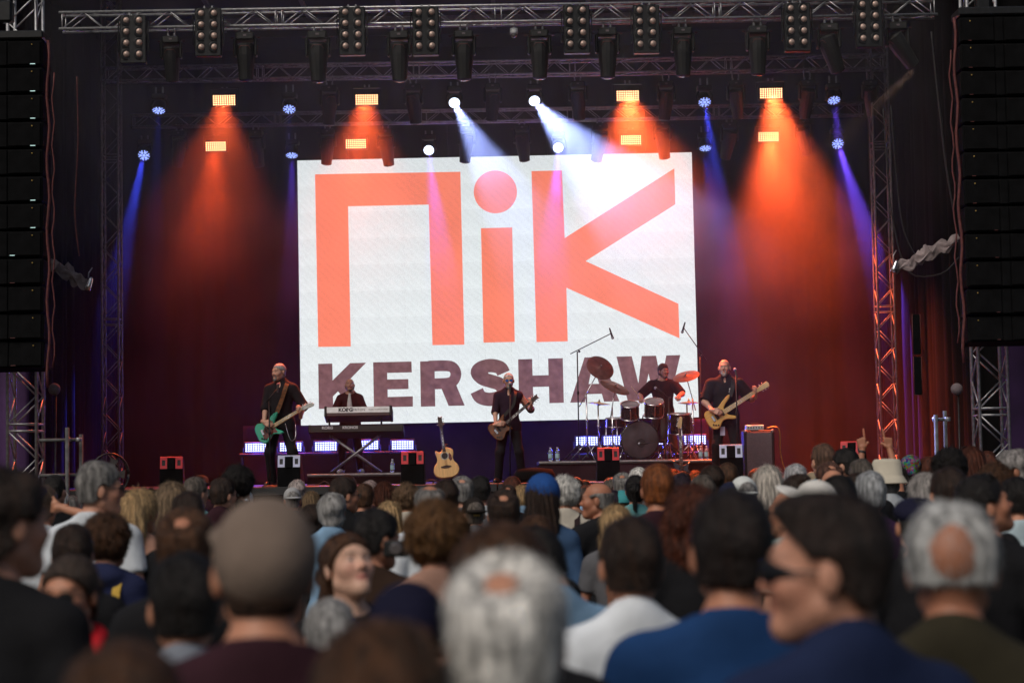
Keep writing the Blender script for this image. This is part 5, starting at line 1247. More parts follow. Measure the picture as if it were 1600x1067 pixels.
# water bottles
def bottle(px, py, D, z, label):
    p = at(px, py, D); t = empty('water_bottle', (p.x, D, z), label=label, cat='bottle', group='water bottles')
    MB().lathe([(.001, 0), (.034, .002), (.036, .02), (.036, .15), (.03, .175), (.014, .2), (.014, .215)], 16, cap=False).build('bottle_body', 'clear', t)
    MB().lathe([(.0368, .05), (.0368, .125)], 16, cap=False).build('paper_label', 'label_paper', t); MB().lathe([(.016, .208), (.016, .228)], 12).build('screw_cap', 'white_shell', t)
bottle(613, 720, 33.8, STAGE_Z + KR, 'single water bottle on the keyboard riser beside the red-lit wedge')
bottle(860, 708, 33.4, RZ, 'left of two water bottles at the left end of the drum riser'); bottle(871, 708, 33.4, RZ, 'right of two water bottles at the left end of the drum riser')
bottle(1095, 705, 33.7, RZ - .01, 'left of two water bottles behind the bald bass player'); bottle(1104, 705, 33.7, RZ - .01, 'right of two water bottles behind the bald bass player')
# guitars on stands
def gstand(p, label, dz):
    t = empty('guitar_stand', p, label=label, cat='stand', group='guitar stands')
    MB().tube([(0, .10, 0.12), (0, .14, dz)], .01, 8).build('pole', 'black_metal', t)
    for k, (x, y) in enumerate(((-.2, -.12), (.2, -.12), (0, .3))): MB().tube([(0, .10, .2), (x, y, .01)], .01, 6).build('leg', 'black_metal', t)
    for sx in (-1, 1): MB().tube([(0, .1, .12), (sx * .1, .05, .1), (sx * .1, -.06, .1), (sx * .1, -.07, .14)], .01, 6).build('cradle', 'black_metal', t)
    MB().tube([(-.05, .06, dz), (-.05, .14, dz), (.05, .14, dz), (.05, .06, dz)], .009, 6).build('yoke', 'black_metal', t)
D = 31.8; b_ = at(695, 750, D); tpp = at(687, 656, D); bc = at(696, 721, D)
g = guitar(frame((bc.x, D - .03, bc.z), Vector((tpp.x - bc.x, .12, tpp.z - bc.z)), (0.05, -1, .15)), 'natural spruce acoustic guitar with cutaway standing left of the singer', ACOU, .10, 'spruce', 'maple', 'rosewood', 'rosewood', .36, 6, hollow=True, head='sym', name='acoustic_guitar')
gstand((bc.x, D, STAGE_Z), 'black stand holding the acoustic guitar', .62)
D = 32.6; bc = at(1065, 735, D); tpp = at(1061, 633, D)
guitar(frame((bc.x, D - .03, bc.z), Vector((tpp.x - bc.x, .14, tpp.z - bc.z)), (0.02, -1, .15)), 'dark electric guitar with cream headstock standing before the drum riser', DOUBLE, .045, 'drum_wrap', 'maple', 'rosewood', 'maple', .60, 6, head='strat')
gstand((bc.x, D, STAGE_Z), 'black stand holding the dark electric guitar', .7)
# monitor wedges
def wedge(px, ytop, ybot, wpx, D, pm, label, yaw=0):
    p = at(px, ybot, D); w = wpx / sc(D); h = at(px, ytop, D).z - STAGE_Z
    h = max(.34, min(.62, h)); t = empty('monitor_wedge', (p.x, D, STAGE_Z), yaw, label, 'monitor speaker', 'monitor wedges')
    prof = [(-.05, 0), (.50, 0), (.50, .12), (.16, h), (.03, h), (-.05, h * .62)]
    m_ = Matrix.Rotation(R(90), 4, 'Z') @ Matrix.Rotation(R(90), 4, 'X')
    cb = MB().prism(prof, -w / 2, w / 2, m_, .008).build('cabinet', 'matte_black', t)
    ph = h * .37; n = Vector((0, -ph, .08)).normalized()
    m2 = frame((0, -.012, h * .81), (1, 0, 0), (0, -.97, .22))
    for sx in (-1, 1):
        x = sx * w * .33; sw2 = w * .30
        ring = MB()
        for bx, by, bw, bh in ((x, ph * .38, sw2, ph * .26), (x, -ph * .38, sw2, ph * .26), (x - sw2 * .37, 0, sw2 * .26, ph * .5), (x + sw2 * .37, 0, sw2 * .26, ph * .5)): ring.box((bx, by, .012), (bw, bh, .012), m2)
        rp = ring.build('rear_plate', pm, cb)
        MB().box((x, 0, .004), (sw2 * .5, ph * .5, .006), m2).build('handle_recess', 'ink', rp)
    MB().box((0, -.02, .016), (w * .3, ph * 1.02, .03), m2, .012).build('centre_cover', 'matte_black', cb)
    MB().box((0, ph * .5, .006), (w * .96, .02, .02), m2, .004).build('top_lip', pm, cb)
    MB().prism([(.49, .13), (.17, h - .02), (.175, h - .008), (.50, .135)], -w * .45, w * .45, m_).build('grille', 'grey_grille', cb)
wedge(268, 714, 756, 36, 30.2, 'red_lit_panel', 'leftmost black monitor wedge with painted red-lit rear plates, far from any musician', .1)
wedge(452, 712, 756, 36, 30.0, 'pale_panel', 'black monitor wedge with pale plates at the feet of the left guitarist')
wedge(645, 706, 752, 36, 30.3, 'red_lit_panel', 'black monitor wedge with painted red-lit plates left of the acoustic guitar')
wedge(951, 700, 748, 35, 30.5, 'red_lit_panel', 'black monitor wedge with painted red-lit plates in front of the drum riser')
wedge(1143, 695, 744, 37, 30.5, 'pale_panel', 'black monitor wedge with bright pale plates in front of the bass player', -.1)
wedge(1332, 690, 735, 36, 30.6, 'red_lit_panel', 'rightmost black monitor wedge with painted red-lit plates, beyond the bass amplifier', -.3)
# bass amplifier
D = 32.6; a = at(1165, 672, D); b_ = at(1207, 672, D); w = b_.x - a.x; h = a.z - STAGE_Z
t = empty('bass_cabinet', ((a.x + b_.x) / 2, D, STAGE_Z), label='black bass speaker cabinet with grey grille at the right of the bass player', cat='amplifier')
MB().box((0, .2, h / 2), (w + .06, .4, h), bev=.015).build('case', 'black_plastic', t); MB().box((0, -.004, h / 2), (w - .03, .02, h - .07), bev=.006).build('grille', 'grey_grille', t)
for sx in (-1, 1): MB().sphere((sx * w / 2, .0, h - .02), .03, 8, 6).build('corner', 'steel', t)
hh = .085; t = empty('small_amplifier', ((a.x + b_.x) / 2 - .06, D + .15, STAGE_Z + h), label='small silver amplifier head on top of the bass cabinet', cat='amplifier')
MB().box((0, 0, hh / 2), (.29, .22, hh), bev=.008).build('case', 'silver_paint', t)
for k in range(6): MB().lathe([(.012, 0), (.010, .012)], 10, Matrix.Translation((-.11 + .044 * k, -.11, hh * .5)) @ Matrix.Rotation(R(90), 4, 'X')).build('knob', 'ink', t)
MB().tube([(-.06, -.10, hh), (-.06, -.10, hh + .03), (.06, -.10, hh + .03), (.06, -.10, hh)], .006, 6).build('handle', 'ink', t)
tag(MB().tube(smoothpath3([(b_.x - .1, D - .0, STAGE_Z + h + .03), (b_.x + .1, D - .02, STAGE_Z + h + .02), (b_.x + .12, D - .03, STAGE_Z + .4), (b_.x + .2, D - .05, STAGE_Z + .1), (b_.x + .35, D - .1, STAGE_Z + .02)], 6), .008, 6).build('amplifier_cable', 'brass'), 'thin yellowish cable looping down beside the bass cabinet', 'cable')
# fan on the left
D = 28.7; c = at(172, 741, D); t = empty('stage_fan', (c.x, D, c.z), .3, 'round see-through stage fan behind the grey-haired man in white tee', 'fan')
MB().tube([(.27 * math.cos(x) , 0, .30 * math.sin(x)) for x in (2 * math.pi * i / 32 for i in range(33))], .012, 6).build('rim', 'black_metal', t)
MB().tube([(.27 * math.cos(x), .14, .30 * math.sin(x)) for x in (2 * math.pi * i / 32 for i in range(33))], .012, 6).build('rim', 'black_metal', t)
for k in range(24):
    x = 2 * math.pi * k / 24; MB().tube([(.04 * math.cos(x), -.03, .04 * math.sin(x)), (.18 * math.cos(x), -.03, .2 * math.sin(x)), (.27 * math.cos(x), 0, .30 * math.sin(x))], .003, 4).build('guard_wire', 'black_metal', t)
for k in range(5):
    x = 2 * math.pi * k / 5; ring = [(.05 * math.cos(x), .04 * math.sin(x)), (.22 * math.cos(x - .3), .24 * math.sin(x - .3)), (.23 * math.cos(x + .25), .25 * math.sin(x + .25))]; MB().prism(ring, -.005, .005, Matrix.Translation((0, .07, 0)) @ Matrix.Rotation(R(90), 4, 'X')).build('blade', 'lens_glass', t)
MB().lathe([(.05, -.04), (.05, .12)], 14, Matrix.Rotation(R(-90), 4, 'X')).build('hub', 'black_plastic', t); MB().tube([(0, .07, -.3), (0, .1, -c.z)], .03, 8).build('post', 'black_metal', t)
# cables on the stage floor
rnd = random.Random(11)
for i, (x0, x1, y, lb) in enumerate(((480, 560, 33.3, 'before the keyboard riser'), (660, 790, 31.9, 'behind the singer'), (900, 1060, 32.9, 'before the drum riser'))):
    a, b_ = at(x0, 750, y), at(x1, 750, y); P = [(a.x + (b_.x - a.x) * k / 9, y + rnd.uniform(-.15, .15), STAGE_Z + .012 + (.05 if 0 < k < 9 and rnd.random() < .3 else 0)) for k in range(10)]
    tag(MB().tube(smoothpath3(P, 4), .010, 6).build('floor_cable', 'cable'), f'black cable lying on the stage floor {lb}', 'cable')
tag(MB().lathe([(.30, 0), (.32, .12), (.28, .2), (.05, .23)], 18, Matrix.Translation((at(835, 748, 31.0).x, 31.0, STAGE_Z))).build('floor_bag', 'matte_black'), 'soft black bundle on the floor at the right foot of the singer', 'bundle')
# ------------------------------------------------------------------ the crowd
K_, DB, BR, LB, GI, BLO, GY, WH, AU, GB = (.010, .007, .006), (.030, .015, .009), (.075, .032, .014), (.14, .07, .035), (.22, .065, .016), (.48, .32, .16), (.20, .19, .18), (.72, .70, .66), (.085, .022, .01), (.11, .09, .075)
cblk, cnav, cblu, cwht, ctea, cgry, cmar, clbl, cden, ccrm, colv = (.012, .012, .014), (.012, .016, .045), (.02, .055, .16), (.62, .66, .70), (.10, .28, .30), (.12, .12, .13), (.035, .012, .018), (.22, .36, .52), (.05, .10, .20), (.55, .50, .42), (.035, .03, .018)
BODY = {}; CL = {}
def crowd_base(b, yaw, pitch):
    key = (b, yaw, pitch)
    if key not in BODY:
        if ('J', b) not in BODY: J = joints(build=b); BODY[('J', b)] = J; BODY[('A', b)] = body_arrays(J, .018)
        J = BODY[('J', b)]; Hm = head_mat(J, yaw, pitch); V, Q, T = add_head(BODY[('A', b)], Hm, 'f' if b == 'f' else 'm')
        BODY[key] = (np_mesh('person', V, Q, 'skin', tint=T), Hm)
    return BODY[key]
def clothes(b, st):
    if (b, st) not in CL:
        J = BODY[('J', b)]
        kw = dict(t=dict(sleeve=.62), l=dict(sleeve=1.92, thick=.004), c=dict(sleeve=.7, collar=True), h=dict(sleeve=1.92, thick=.006, infl=.02, hood=True))[st]
        CL[(b, st)] = np_mesh('shirt', *shirt_arrays(J, .015, **kw), 'cloth')
    if (b, 'p') not in CL: CL[(b, 'p')] = np_mesh('trousers', *trouser_arrays(BODY[('J', b)], .02), 'cloth')
    return CL[(b, st)], CL[(b, 'p')]
rc = random.Random(5)
mm_, nt_, out_ = nodes('patchwork'); M['patchwork'] = mm_                       # bright printed cloth
b_ = nt_.nodes.new('ShaderNodeBsdfPrincipled'); b_.inputs['Roughness'].default_value = .85; nt_.links.new(b_.outputs[0], out_.inputs[0])
v_ = nt_.nodes.new('ShaderNodeTexVoronoi'); v_.inputs['Scale'].default_value = 50; t_ = nt_.nodes.new('ShaderNodeTexCoord'); nt_.links.new(t_.outputs['Object'], v_.inputs['Vector'])
h_ = nt_.nodes.new('ShaderNodeHueSaturation'); h_.inputs['Saturation'].default_value = 1.3; h_.inputs['Value'].default_value = .22; nt_.links.new(v_.outputs['Color'], h_.inputs['Color']); nt_.links.new(h_.outputs[0], b_.inputs['Base Color'])
SKINS = [(.50, .23, .14), (.45, .20, .12), (.54, .27, .18), (.40, .17, .10)]
JUMP = MB().tube([(.031 * math.cos(a), .031 * math.sin(a), 0) for a in (2 * math.pi * i / 14 for i in range(15))], .006, 6)
PEOPLE = []
def person(px, top, w, st, hc, b, yaw, pitch, cl, cc, label, rz=None, hat=None, gl=None, beard=None, skin=None, d=None, bag=None, lan=None, mesh=None):
    if hat and st in ('short', 'crown'): st = 'crop'
    me, Hm = crowd_base(b, yaw, pitch) if mesh is None else mesh[:2]
    wd = .19 if hat else STY[st][1]
    d = d or wd * F / w; p = at(px, top, d); z = p.z
    hw = 1.75 + (.03 if st in ('curly', 'curlong') or hat else .015 if st != 'crop' else .0) + (-.02 if abs(pitch) > 15 else 0)
    s = max(.80, min(1.16, z / hw)); PEOPLE.append((label[:30], round(d, 1), round(z, 2)))
    rz = rc.uniform(-12, 12) if rz is None else rz
    m_ = Matrix.Translation((p.x, d, z - s * hw)) @ Matrix.Rotation(R(rz), 4, 'Z') @ Matrix.Scale(s, 4)
    o = inst('person', me, None, m_, skin or rc.choice(SKINS)); tag(o, label, 'person', 'people in the crowd')
    a, t = clothes(b, cl) if mesh is None else (mesh[2], mesh[3])
    inst('shirt', a, o, None, cc); inst('trousers', t, o, None, rc.choice([cblk, cnav, cden, cgry]))
    if st: inst('hair', hair_mesh(st), o, Hm, hc)
    if beard: inst('beard', hair_mesh('beard'), o, Hm, beard)
    if hat:
        hm = (Hm @ Matrix.Rotation(R(hat[2]), 4, 'Z') if len(hat) > 2 else Hm) @ Matrix.Rotation(R(hat[3] if len(hat) > 3 else 0), 4, 'X') @ Matrix.Scale(1.14 if st in ('long', 'medium', 'bob', 'curly') else 1.03, 4)
        inst({'cap': 'cap', 'beanie': 'beanie', 'bucket': 'bucket_hat', 'flat': 'flat_cap', 'scarf': 'head_scarf'}[hat[0]], HATS[hat[0]], o, hm, hat[1])
    if gl == 'sun': glasses(o, Hm)
    elif gl == 'wrap': inst('sunglasses', WRAP, o, Hm, (.006, .006, .008))
    elif gl == 'top': glasses(o, Hm, lift=1)
    elif gl: glasses(o, Hm, (.02, .015, .012), False, (.4, .4, .4))
    if bag:
        for sx in ((1,) if bag[1] == 1 else (-1, 1)):
            P = smoothpath3([(sx * .09, .12, 1.15), (sx * .115, .10, 1.36), (sx * .11, -.01, 1.475), (sx * .10, -.12, 1.38), (sx * .1, -.15, 1.1)], 5); bb = MB(); v = []
            for q in P: v += [q + Vector((-.022, 0, .008)), q + Vector((.022, 0, .008)), q + Vector((.022, 0, -.004)), q + Vector((-.022, 0, -.004))]
            bb.add(v, [(i * 4 + j, i * 4 + (j + 1) % 4, i * 4 + 4 + (j + 1) % 4, i * 4 + 4 + j) for i in range(len(P) - 1) for j in range(4)]); bb.build('strap', 'cloth', o, None, bag[0])
    if lan:
        P = [(.085, .10, 1.30), (.09, .04, 1.45), (.06, -.05, 1.50), (-.06, -.05, 1.50), (-.09, .04, 1.45), (-.085, .10, 1.30)]
        MB().tube(smoothpath3(P, 5), .03, 8).build('scarf', 'cloth', o, None, lan)
    return o
# nearest rows, strongly out of focus
person(-8, 733, 120, 'medium', DB, 'm', -30, 0, 'l', cblk, 'person with thick dark brown hair and black top at the left edge, face turned right', rz=-15)
person(115, 862, 90, 'pony', (.06, .04, .03), 'f', 0, -4, 't', cblk, 'woman in dark glasses and red scarf facing the camera at lower left', rz=168, gl='sun', lan=(.6, .02, .03))
person(188, 1016, 205, 'short', BR, 'm', 0, 0, 'l', cmar, 'close blurred brown-haired head at the lower left bottom edge')
person(288, 870, 105, 'short', K_, 'm', 0, 0, 'c', (.2, .22, .26), 'blurred black-haired head with grey collar left of the taupe cap', d=4.7)
person(288, 800, 104, 'crown', BR, 'm', 0, 6, 'l', cblk, 'brown-haired man with a balding crown left of the taupe cap', d=6.4)
person(410, 766, 165, 'short', DB, 'b', 0, 0, 't', cmar, 'large person in taupe cap close to the camera', hat=('cap', (.20, .15, .12), 12, 16), rz=4)
person(545, 838, 80, 'pony', BR, 'f', 8, 18, 'l', cblk, 'dark-haired young woman looking up, her pale face toward the camera', rz=205, skin=(.66, .40, .29))
person(515, 940, 80, 'short', (.36, .35, .34), 'f', 0, 0, 'l', cgry, 'short grey-haired person right of the taupe cap, low in the crowd', d=5.7)
person(588, 974, 205, 'medium', BR, 'm', 0, 0, 'l', cblk, 'very close brown-haired head at the bottom edge left of the white hair')
person(636, 906, 138, 'crop', K_, 'm', 0, 0, 't', cnav, 'person in a dark navy beanie left of the big white hair', hat=('beanie', (.010, .010, .028)))
person(780, 822, 150, 'medium', BR, 'm', 0, 0, 'l', cblk, 'blurred dark brown dome of hair behind the big white hair')
person(788, 876, 180, 'crown', WH, 'm', 0, 4, 't', (.09, .045, .03), 'person with thick white hair and pink bald patch close to the camera')
person(986, 812, 98, 'short', DB, 'm', 0, 0, 'c', (.72, .76, .80), 'brown-haired man in a white shirt, close, right of centre')
person(862, 828, 78, 'short', K_, 'm', 62, -22, 'c', clbl, 'dark-haired man in light blue collar looking down to the left', rz=20, skin=(.58, .28, .17))
person(1142, 772, 122, 'short', (.016, .009, .007), 'b', 0, 0, 't', (.012, .045, .14), 'broad black-haired man in a royal blue tee, close')
person(1075, 834, 66, 'long', DB, 'f', -20, 0, 't', cmar, 'long dark-haired woman between white shirt and blue tee')
person(1312, 774, 150, 'quiff', (.020, .011, .008), 'm', 62, 0, 'c', (.012, .020, .058), 'man in wraparound sunglasses and navy shirt facing left, close', rz=14, gl='wrap', d=3.55, skin=(.55, .27, .18))
person(1485, 788, 134, 'low', (.45, .45, .44), 'b', 0, 4, 'c', colv, 'man with grey fringe and large bald crown, close, lower right')
person(1572, 836, 52, 'short', K_, 'm', 0, 0, 't', (.11, .09, .13), 'black-haired person in greyish purple top near the right edge')
person(1432, 770, 72, 'flat' if 0 else 'short', K_, 'm', 0, 8, 'l', cblk, 'dark-haired head in a flat navy cap left of the bald grey man', hat=('flat', (.012, .012, .03)))
# middle rows, left
person(166, 803, 78, 'curly', BR, 'f', -15, 0, 'h', (.02, .025, .07), 'brown curly-haired person in navy and yellow top at left', bag=((.55, .36, .07), 2))
person(112, 822, 66, 'short', DB, 'm', 0, 0, 'l', cblk, 'dark-haired head directly behind the woman in dark glasses')
person(72, 826, 52, 'bob', BLO, 'f', -20, 0, 'h', ccrm, 'fair-haired person in a cream hooded top behind the left edge hair')
person(148, 723, 50, 'short', GY, 'm', -55, 0, 't', cwht, 'grey-haired man in sunglasses and white tee looking right', rz=-12, gl='sun')
person(84, 744, 29, 'short', K_, 'm', -30, 0, 'l', cblk, 'black-haired man beside the raised hand at far left')
person(96, 769, 22, 'short', WH, 'f', 0, 0, 'l', cgry, 'small white-haired head left of the man in white tee')
person(112, 774, 26, 'bob', GY, 'f', 0, 0, 'l', cblk, 'grey-haired woman half hidden by the man in white tee')
person(184, 771, 28, 'crown', DB, 'm', 0, 0, 'l', cblk, 'dark-haired balding head just right of the man in white tee')
person(215, 763, 54, 'long', BLO, 'f', -25, 0, 't', (.40, .22, .16), 'long blonde-haired woman with sunglasses pushed up on her head', gl='top', rz=-8)
person(268, 753, 50, 'long', (.22, .15, .09), 'f', 0, 0, 'l', cblk, 'woman with streaked dark blonde hair right of the first blonde')
person(294, 771, 50, 'short', DB, 'm', 10, 0, 'l', cblk, 'dark brown rounded head before the streaked blonde hair')
person(303, 747, 31, 'short', GB, 'm', -25, 0, 'c', ctea, 'grey-brown haired man in teal shirt with blue collar')
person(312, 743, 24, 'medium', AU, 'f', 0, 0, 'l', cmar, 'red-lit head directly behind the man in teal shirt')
person(345, 748, 33, 'short', DB, 'm', -40, 0, 'c', cmar, 'short dark-haired man with glasses in a dark checked shirt', gl='clear')
person(371, 728, 46, 'curly', K_, 'f', 0, 0, 'l', cblk, 'tall person with a big dark curly afro near the stage')
person(378, 760, 34, 'crop', GY, 'm', 0, 0, 'l', cgry, 'person in a pale blue-white cap left of the taupe cap', hat=('cap', (.55, .62, .68), 170))
person(464, 750, 26, 'medium', (.42, .36, .34), 'f', 0, 0, 'l', cmar, 'pale-haired person with reddish rim right of the taupe cap')
person(457, 760, 29, 'crop', GY, 'm', 0, 0, 'l', cgry, 'person in a light grey cap at the right edge of the taupe cap', hat=('cap', (.35, .35, .35), 180))
person(486, 767, 28, 'long', (.20, .13, .07), 'f', 0, 0, 'l', cmar, 'small woman with blonde-brown streaks below the white table')
person(486, 789, 40, 'medium', DB, 'f', 0, 0, 'l', cblk, 'dark hair tucked between the taupe cap and grey head')
person(518, 771, 44, 'medium', (.33, .32, .31), 'm', 0, 0, 'c', clbl, 'grey-white haired person with light blue collar, mid left')
person(533, 747, 35, 'short', DB, 'm', -50, 0, 'c', cblk, 'dark-haired man in glasses looking right, below the keyboards', gl='clear', rz=-10)
person(541, 743, 30, 'medium', AU, 'f', 0, 0, 'l', cmar, 'reddish-haired head behind the dark-haired man in glasses')
person(568, 757, 30, 'short', BR, 'm', 0, 0, 't', cblk, 'brown short-haired man below the keyboard stand')
person(577, 752, 26, 'short', (.35, .25, .23), 'm', 0, 0, 'l', cmar, 'pinkish-lit head behind the brown short-haired man')
person(578, 797, 62, 'short', K_, 'm', -35, -6, 'l', (.04, .022, .015), 'black-haired man filming with a small camera, mid left', rz=-18)
person(608, 783, 42, 'long', BLO, 'f', 0, 0, 't', clbl, 'straight blonde-haired woman right of the man filming')
person(600, 752, 33, 'bob', AU, 'f', 0, 0, 'l', cblk, 'auburn-haired woman below the red monitor wedge')
person(614, 764, 27, 'bob', (.14, .09, .06), 'f', 0, 0, 'l', cblk, 'streaky brown head between auburn hair and light curls')
person(610, 774, 26, 'short', (.02, .012, .02), 'm', 0, 0, 'l', cblk, 'small dark purple-tinted head before the auburn hair')
person(635, 756, 42, 'curly', (.17, .10, .055), 'f', 0, 0, 'l', ccrm, 'woman with light brown curls below the red monitor wedge')
person(633, 779, 40, 'curly', (.13, .08, .045), 'f', -45, -8, 't', cnav, 'curly-haired woman in glasses looking right and down', gl='clear', rz=-15)
person(672, 755, 44, 'thin', GY, 'm', 0, -6, 'c', cwht, 'grey man with receding hair in white shirt, below the acoustic guitar')
person(680, 784, 80, 'curly', (.15, .07, .025), 'f', 0, 0, 't', (.35, .2, .15), 'fuzzy ginger-blonde head, blurred, left of centre', d=7.4)
person(696, 750, 40, 'medium', DB, 'f', 0, 0, 'l', cblk, 'dark brown-haired head below the acoustic guitar')
person(721, 746, 33, 'crown', GY, 'm', 0, 0, 'l', cgry, 'grey man with pale bald crown left of the black-haired man')
person(750, 745, 31, 'short', K_, 'm', 0, 0, 't', cwht, 'neat black-haired man left below the singer')
cm = person(741, 775, 40, 'crop', GB, 'm', 0, 0, 'c', cgry, 'man in a backward dark cap with a yellow mark', hat=('cap', (.02, .016, .014), 180))
MB().box((0, -.128, .0), (.05, .006, .014), bev=.002).build('cap_mark', 'brass', cm, crowd_base('m', 0, 0)[1])
person(786, 769, 48, 'crown', DB, 'm', 0, 6, 'l', cmar, 'dark-haired man with warm bald spot left of the blue cap')
# middle rows, centre
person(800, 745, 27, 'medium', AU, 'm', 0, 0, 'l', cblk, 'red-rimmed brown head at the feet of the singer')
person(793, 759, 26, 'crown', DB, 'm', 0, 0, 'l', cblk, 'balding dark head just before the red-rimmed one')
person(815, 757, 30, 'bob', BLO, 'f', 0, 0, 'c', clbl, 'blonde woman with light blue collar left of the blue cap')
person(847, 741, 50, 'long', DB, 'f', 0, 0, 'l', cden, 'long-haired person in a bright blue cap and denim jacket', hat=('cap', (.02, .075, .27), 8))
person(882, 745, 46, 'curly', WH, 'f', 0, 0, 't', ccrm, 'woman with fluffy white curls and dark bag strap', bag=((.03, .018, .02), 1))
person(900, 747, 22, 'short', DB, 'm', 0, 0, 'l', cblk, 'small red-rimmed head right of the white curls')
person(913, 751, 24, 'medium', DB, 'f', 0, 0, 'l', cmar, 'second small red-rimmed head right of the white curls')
person(898, 764, 24, 'short', BR, 'm', 0, 0, 't', (.3, .17, .12), 'brown short-haired head directly beside the white curls')
person(914, 759, 28, 'bob', (.09, .06, .045), 'f', 0, 0, 't', clbl, 'brown bob-haired woman left of the smiling bald man')
person(938, 751, 38, 'bald', GY, 'm', 58, 0, 'l', cblk, 'smiling bald man in profile looking left', rz=22)
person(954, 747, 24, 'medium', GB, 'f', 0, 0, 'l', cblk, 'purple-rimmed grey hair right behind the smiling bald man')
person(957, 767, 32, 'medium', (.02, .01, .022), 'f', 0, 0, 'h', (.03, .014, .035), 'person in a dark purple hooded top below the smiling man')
person(972, 740, 27, 'crown', GY, 'm', 0, 0, 'l', cgry, 'pale grey balding head below the drum riser')
person(971, 765, 32, 'crop', BR, 'f', 0, 0, 't', ctea, 'person in a teal patterned cap right of the smiling man', hat=('beanie', (.06, .30, .32)))
person(962, 789, 54, 'long', BLO, 'f', 0, 0, 't', cgry, 'blonde woman, blurred, right of the denim jacket')
person(997, 732, 28, 'short', WH, 'm', 0, 0, 'l', cgry, 'white-haired head directly below the bass drum')
person(993, 741, 32, 'pony', K_, 'f', 0, 0, 't', ctea, 'dark ponytailed woman in teal top left of the ginger man')
person(1027, 728, 47, 'short', GI, 'm', 0, 0, 't', cmar, 'man with short ginger hair in a dark maroon top')
person(836, 807, 66, 'medium', BR, 'f', 0, 0, 'l', cblk, 'blurred brown-haired head above the man looking down')
person(1052, 734, 24, 'curly', GI, 'f', 0, 0, 'l', cblk, 'small orange-haired head right behind the ginger man')
person(1067, 738, 24, 'short', DB, 'm', 0, 0, 'l', cnav, 'small dark head below the dark standing guitar')
person(1064, 742, 30, 'short', (.02, .01, .02), 'm', 0, 0, 'l', cblk, 'purple-black head right of the ginger man')
person(1087, 736, 24, 'curly', GI, 'f', 0, 0, 'l', cmar, 'small head of orange curls below the bass player')
person(1098, 743, 37, 'medium', GB, 'm', 0, 0, 'l', cgry, 'grey-brown haired person above the big auburn hair')
person(1112, 728, 36, 'medium', DB, 'm', 0, 0, 'l', cblk, 'dark-haired head at the feet of the bass player')
person(1136, 725, 31, 'short', BR, 'm', 0, 0, 't', (.3, .17, .12), 'brown-haired head below the bright pale wedge')
person(1163, 742, 44, 'crop', GY, 'm', 0, 0, 'l', cgry, 'person in a white baseball cap worn backward', hat=('cap', (.62, .64, .62), 170))
person(1142, 751, 44, 'crop', K_, 'm', 0, 0, 'l', cblk, 'person in a navy cap just left of the white baseball cap', hat=('cap', (.014, .016, .04), 180))
person(1080, 756, 78, 'curlong', AU, 'f', 0, 0, 'l', cblk, 'woman with big auburn curls, blurred, before the blue tee man', d=9.0)
person(1035, 827, 40, 'short', WH, 'f', 0, 0, 'l', cgry, 'small fluffy white head between white shirt and auburn curls')
# middle rows, right
person(1186, 732, 25, 'medium', AU, 'f', 20, 0, 'l', cmar, 'reddish face-turned head left of the long white hair', rz=30)
person(1200, 727, 44, 'long', (.55, .50, .44), 'f', 0, 0, 't', cden, 'person with long white-blond hair below the bass amplifier')
person(1243, 727, 34, 'short', (.45, .44, .45), 'm', 0, 0, 'l', cgry, 'flat-topped silver-haired head right of the long white hair')
person(1247, 740, 46, 'bun', DB, 'f', 10, 0, 'l', cblk, 'dark-haired woman with hair up before the silver head')
person(1269, 735, 25, 'crop', BR, 'f', 0, 0, 'c', ccrm, 'person in a beige patterned head scarf', hat=('scarf', (.28, .22, .15)))
person(1287, 695, 30, 'short', (.13, .07, .045), 'm', 5, 0, 't', (.14, .20, .22), 'tall man with short light brown hair near the stage')
person(1324, 702, 31, 'short', K_, 'm', 45, 0, 't', cblk, 'tall black-haired man looking left near the stage', rz=15)
person(1297, 724, 34, 'crown', (.10, .045, .03), 'm', 20, 0, 'l', cmar, 'reddish balding head before the tall light-haired man')
person(1301, 731, 38, 'bald', WH, 'm', 0, 6, 'l', cgry, 'bald man with white fringe before the reddish balding head')
person(1386, 721, 58, 'medium', GY, 'f', 0, 0, 't', cwht, 'person in a cream bucket hat', hat=('bucket', (.55, .50, .40)), d=16.5)
person(1402, 716, 38, 'crop', DB, 'm', 0, 0, 'h', colv, 'person in a dark olive beanie right behind the cream hat', hat=('beanie', (.02, .022, .015)), d=21)
person(1346, 719, 33, 'short', GB, 'm', 0, 0, 'l', cblk, 'grey-brown head left of the raised arms', d=16.0)
person(1360, 739, 45, 'short', (.36, .37, .38), 'm', 0, 0, 'l', (.05, .02, .06), 'man with close silver hair, right of centre')
person(1340, 741, 34, 'short', DB, 'm', 30, 0, 'l', cblk, 'dark head left of the close silver hair')
person(1308, 744, 56, 'medium', K_, 'f', 0, 0, 'l', cblk, 'black-haired head behind the white cap, blurred')
person(1266, 753, 62, 'crop', GY, 'f', 55, 22, 't', ccrm, 'person in a blurred white cap tipped up, facing left', hat=('cap', (.66, .64, .60)))
person(1237, 762, 50, 'bald', GY, 'm', 40, 0, 't', ctea, 'balding man in glasses and teal shirt left of the white cap', gl='clear', rz=10)
ms = person(1423, 711, 30, 'medium', K_, 'f', 0, 0, 'l', cblk, 'person in a multicoloured head scarf', hat=('scarf', (.4, .15, .06)))
for c_ in ms.children:
    if c_.name.startswith('head_scarf'): c_.data = c_.data.copy(); c_.data.materials[0] = M['patchwork']
person(1450, 714, 30, 'medium', AU, 'f', 0, 0, 'l', cblk, 'red-rimmed dark head right of the multicoloured scarf')
person(1483, 701, 48, 'curly', K_, 'f', 0, 0, 'l', cblk, 'tall person with a rounded black afro at right')
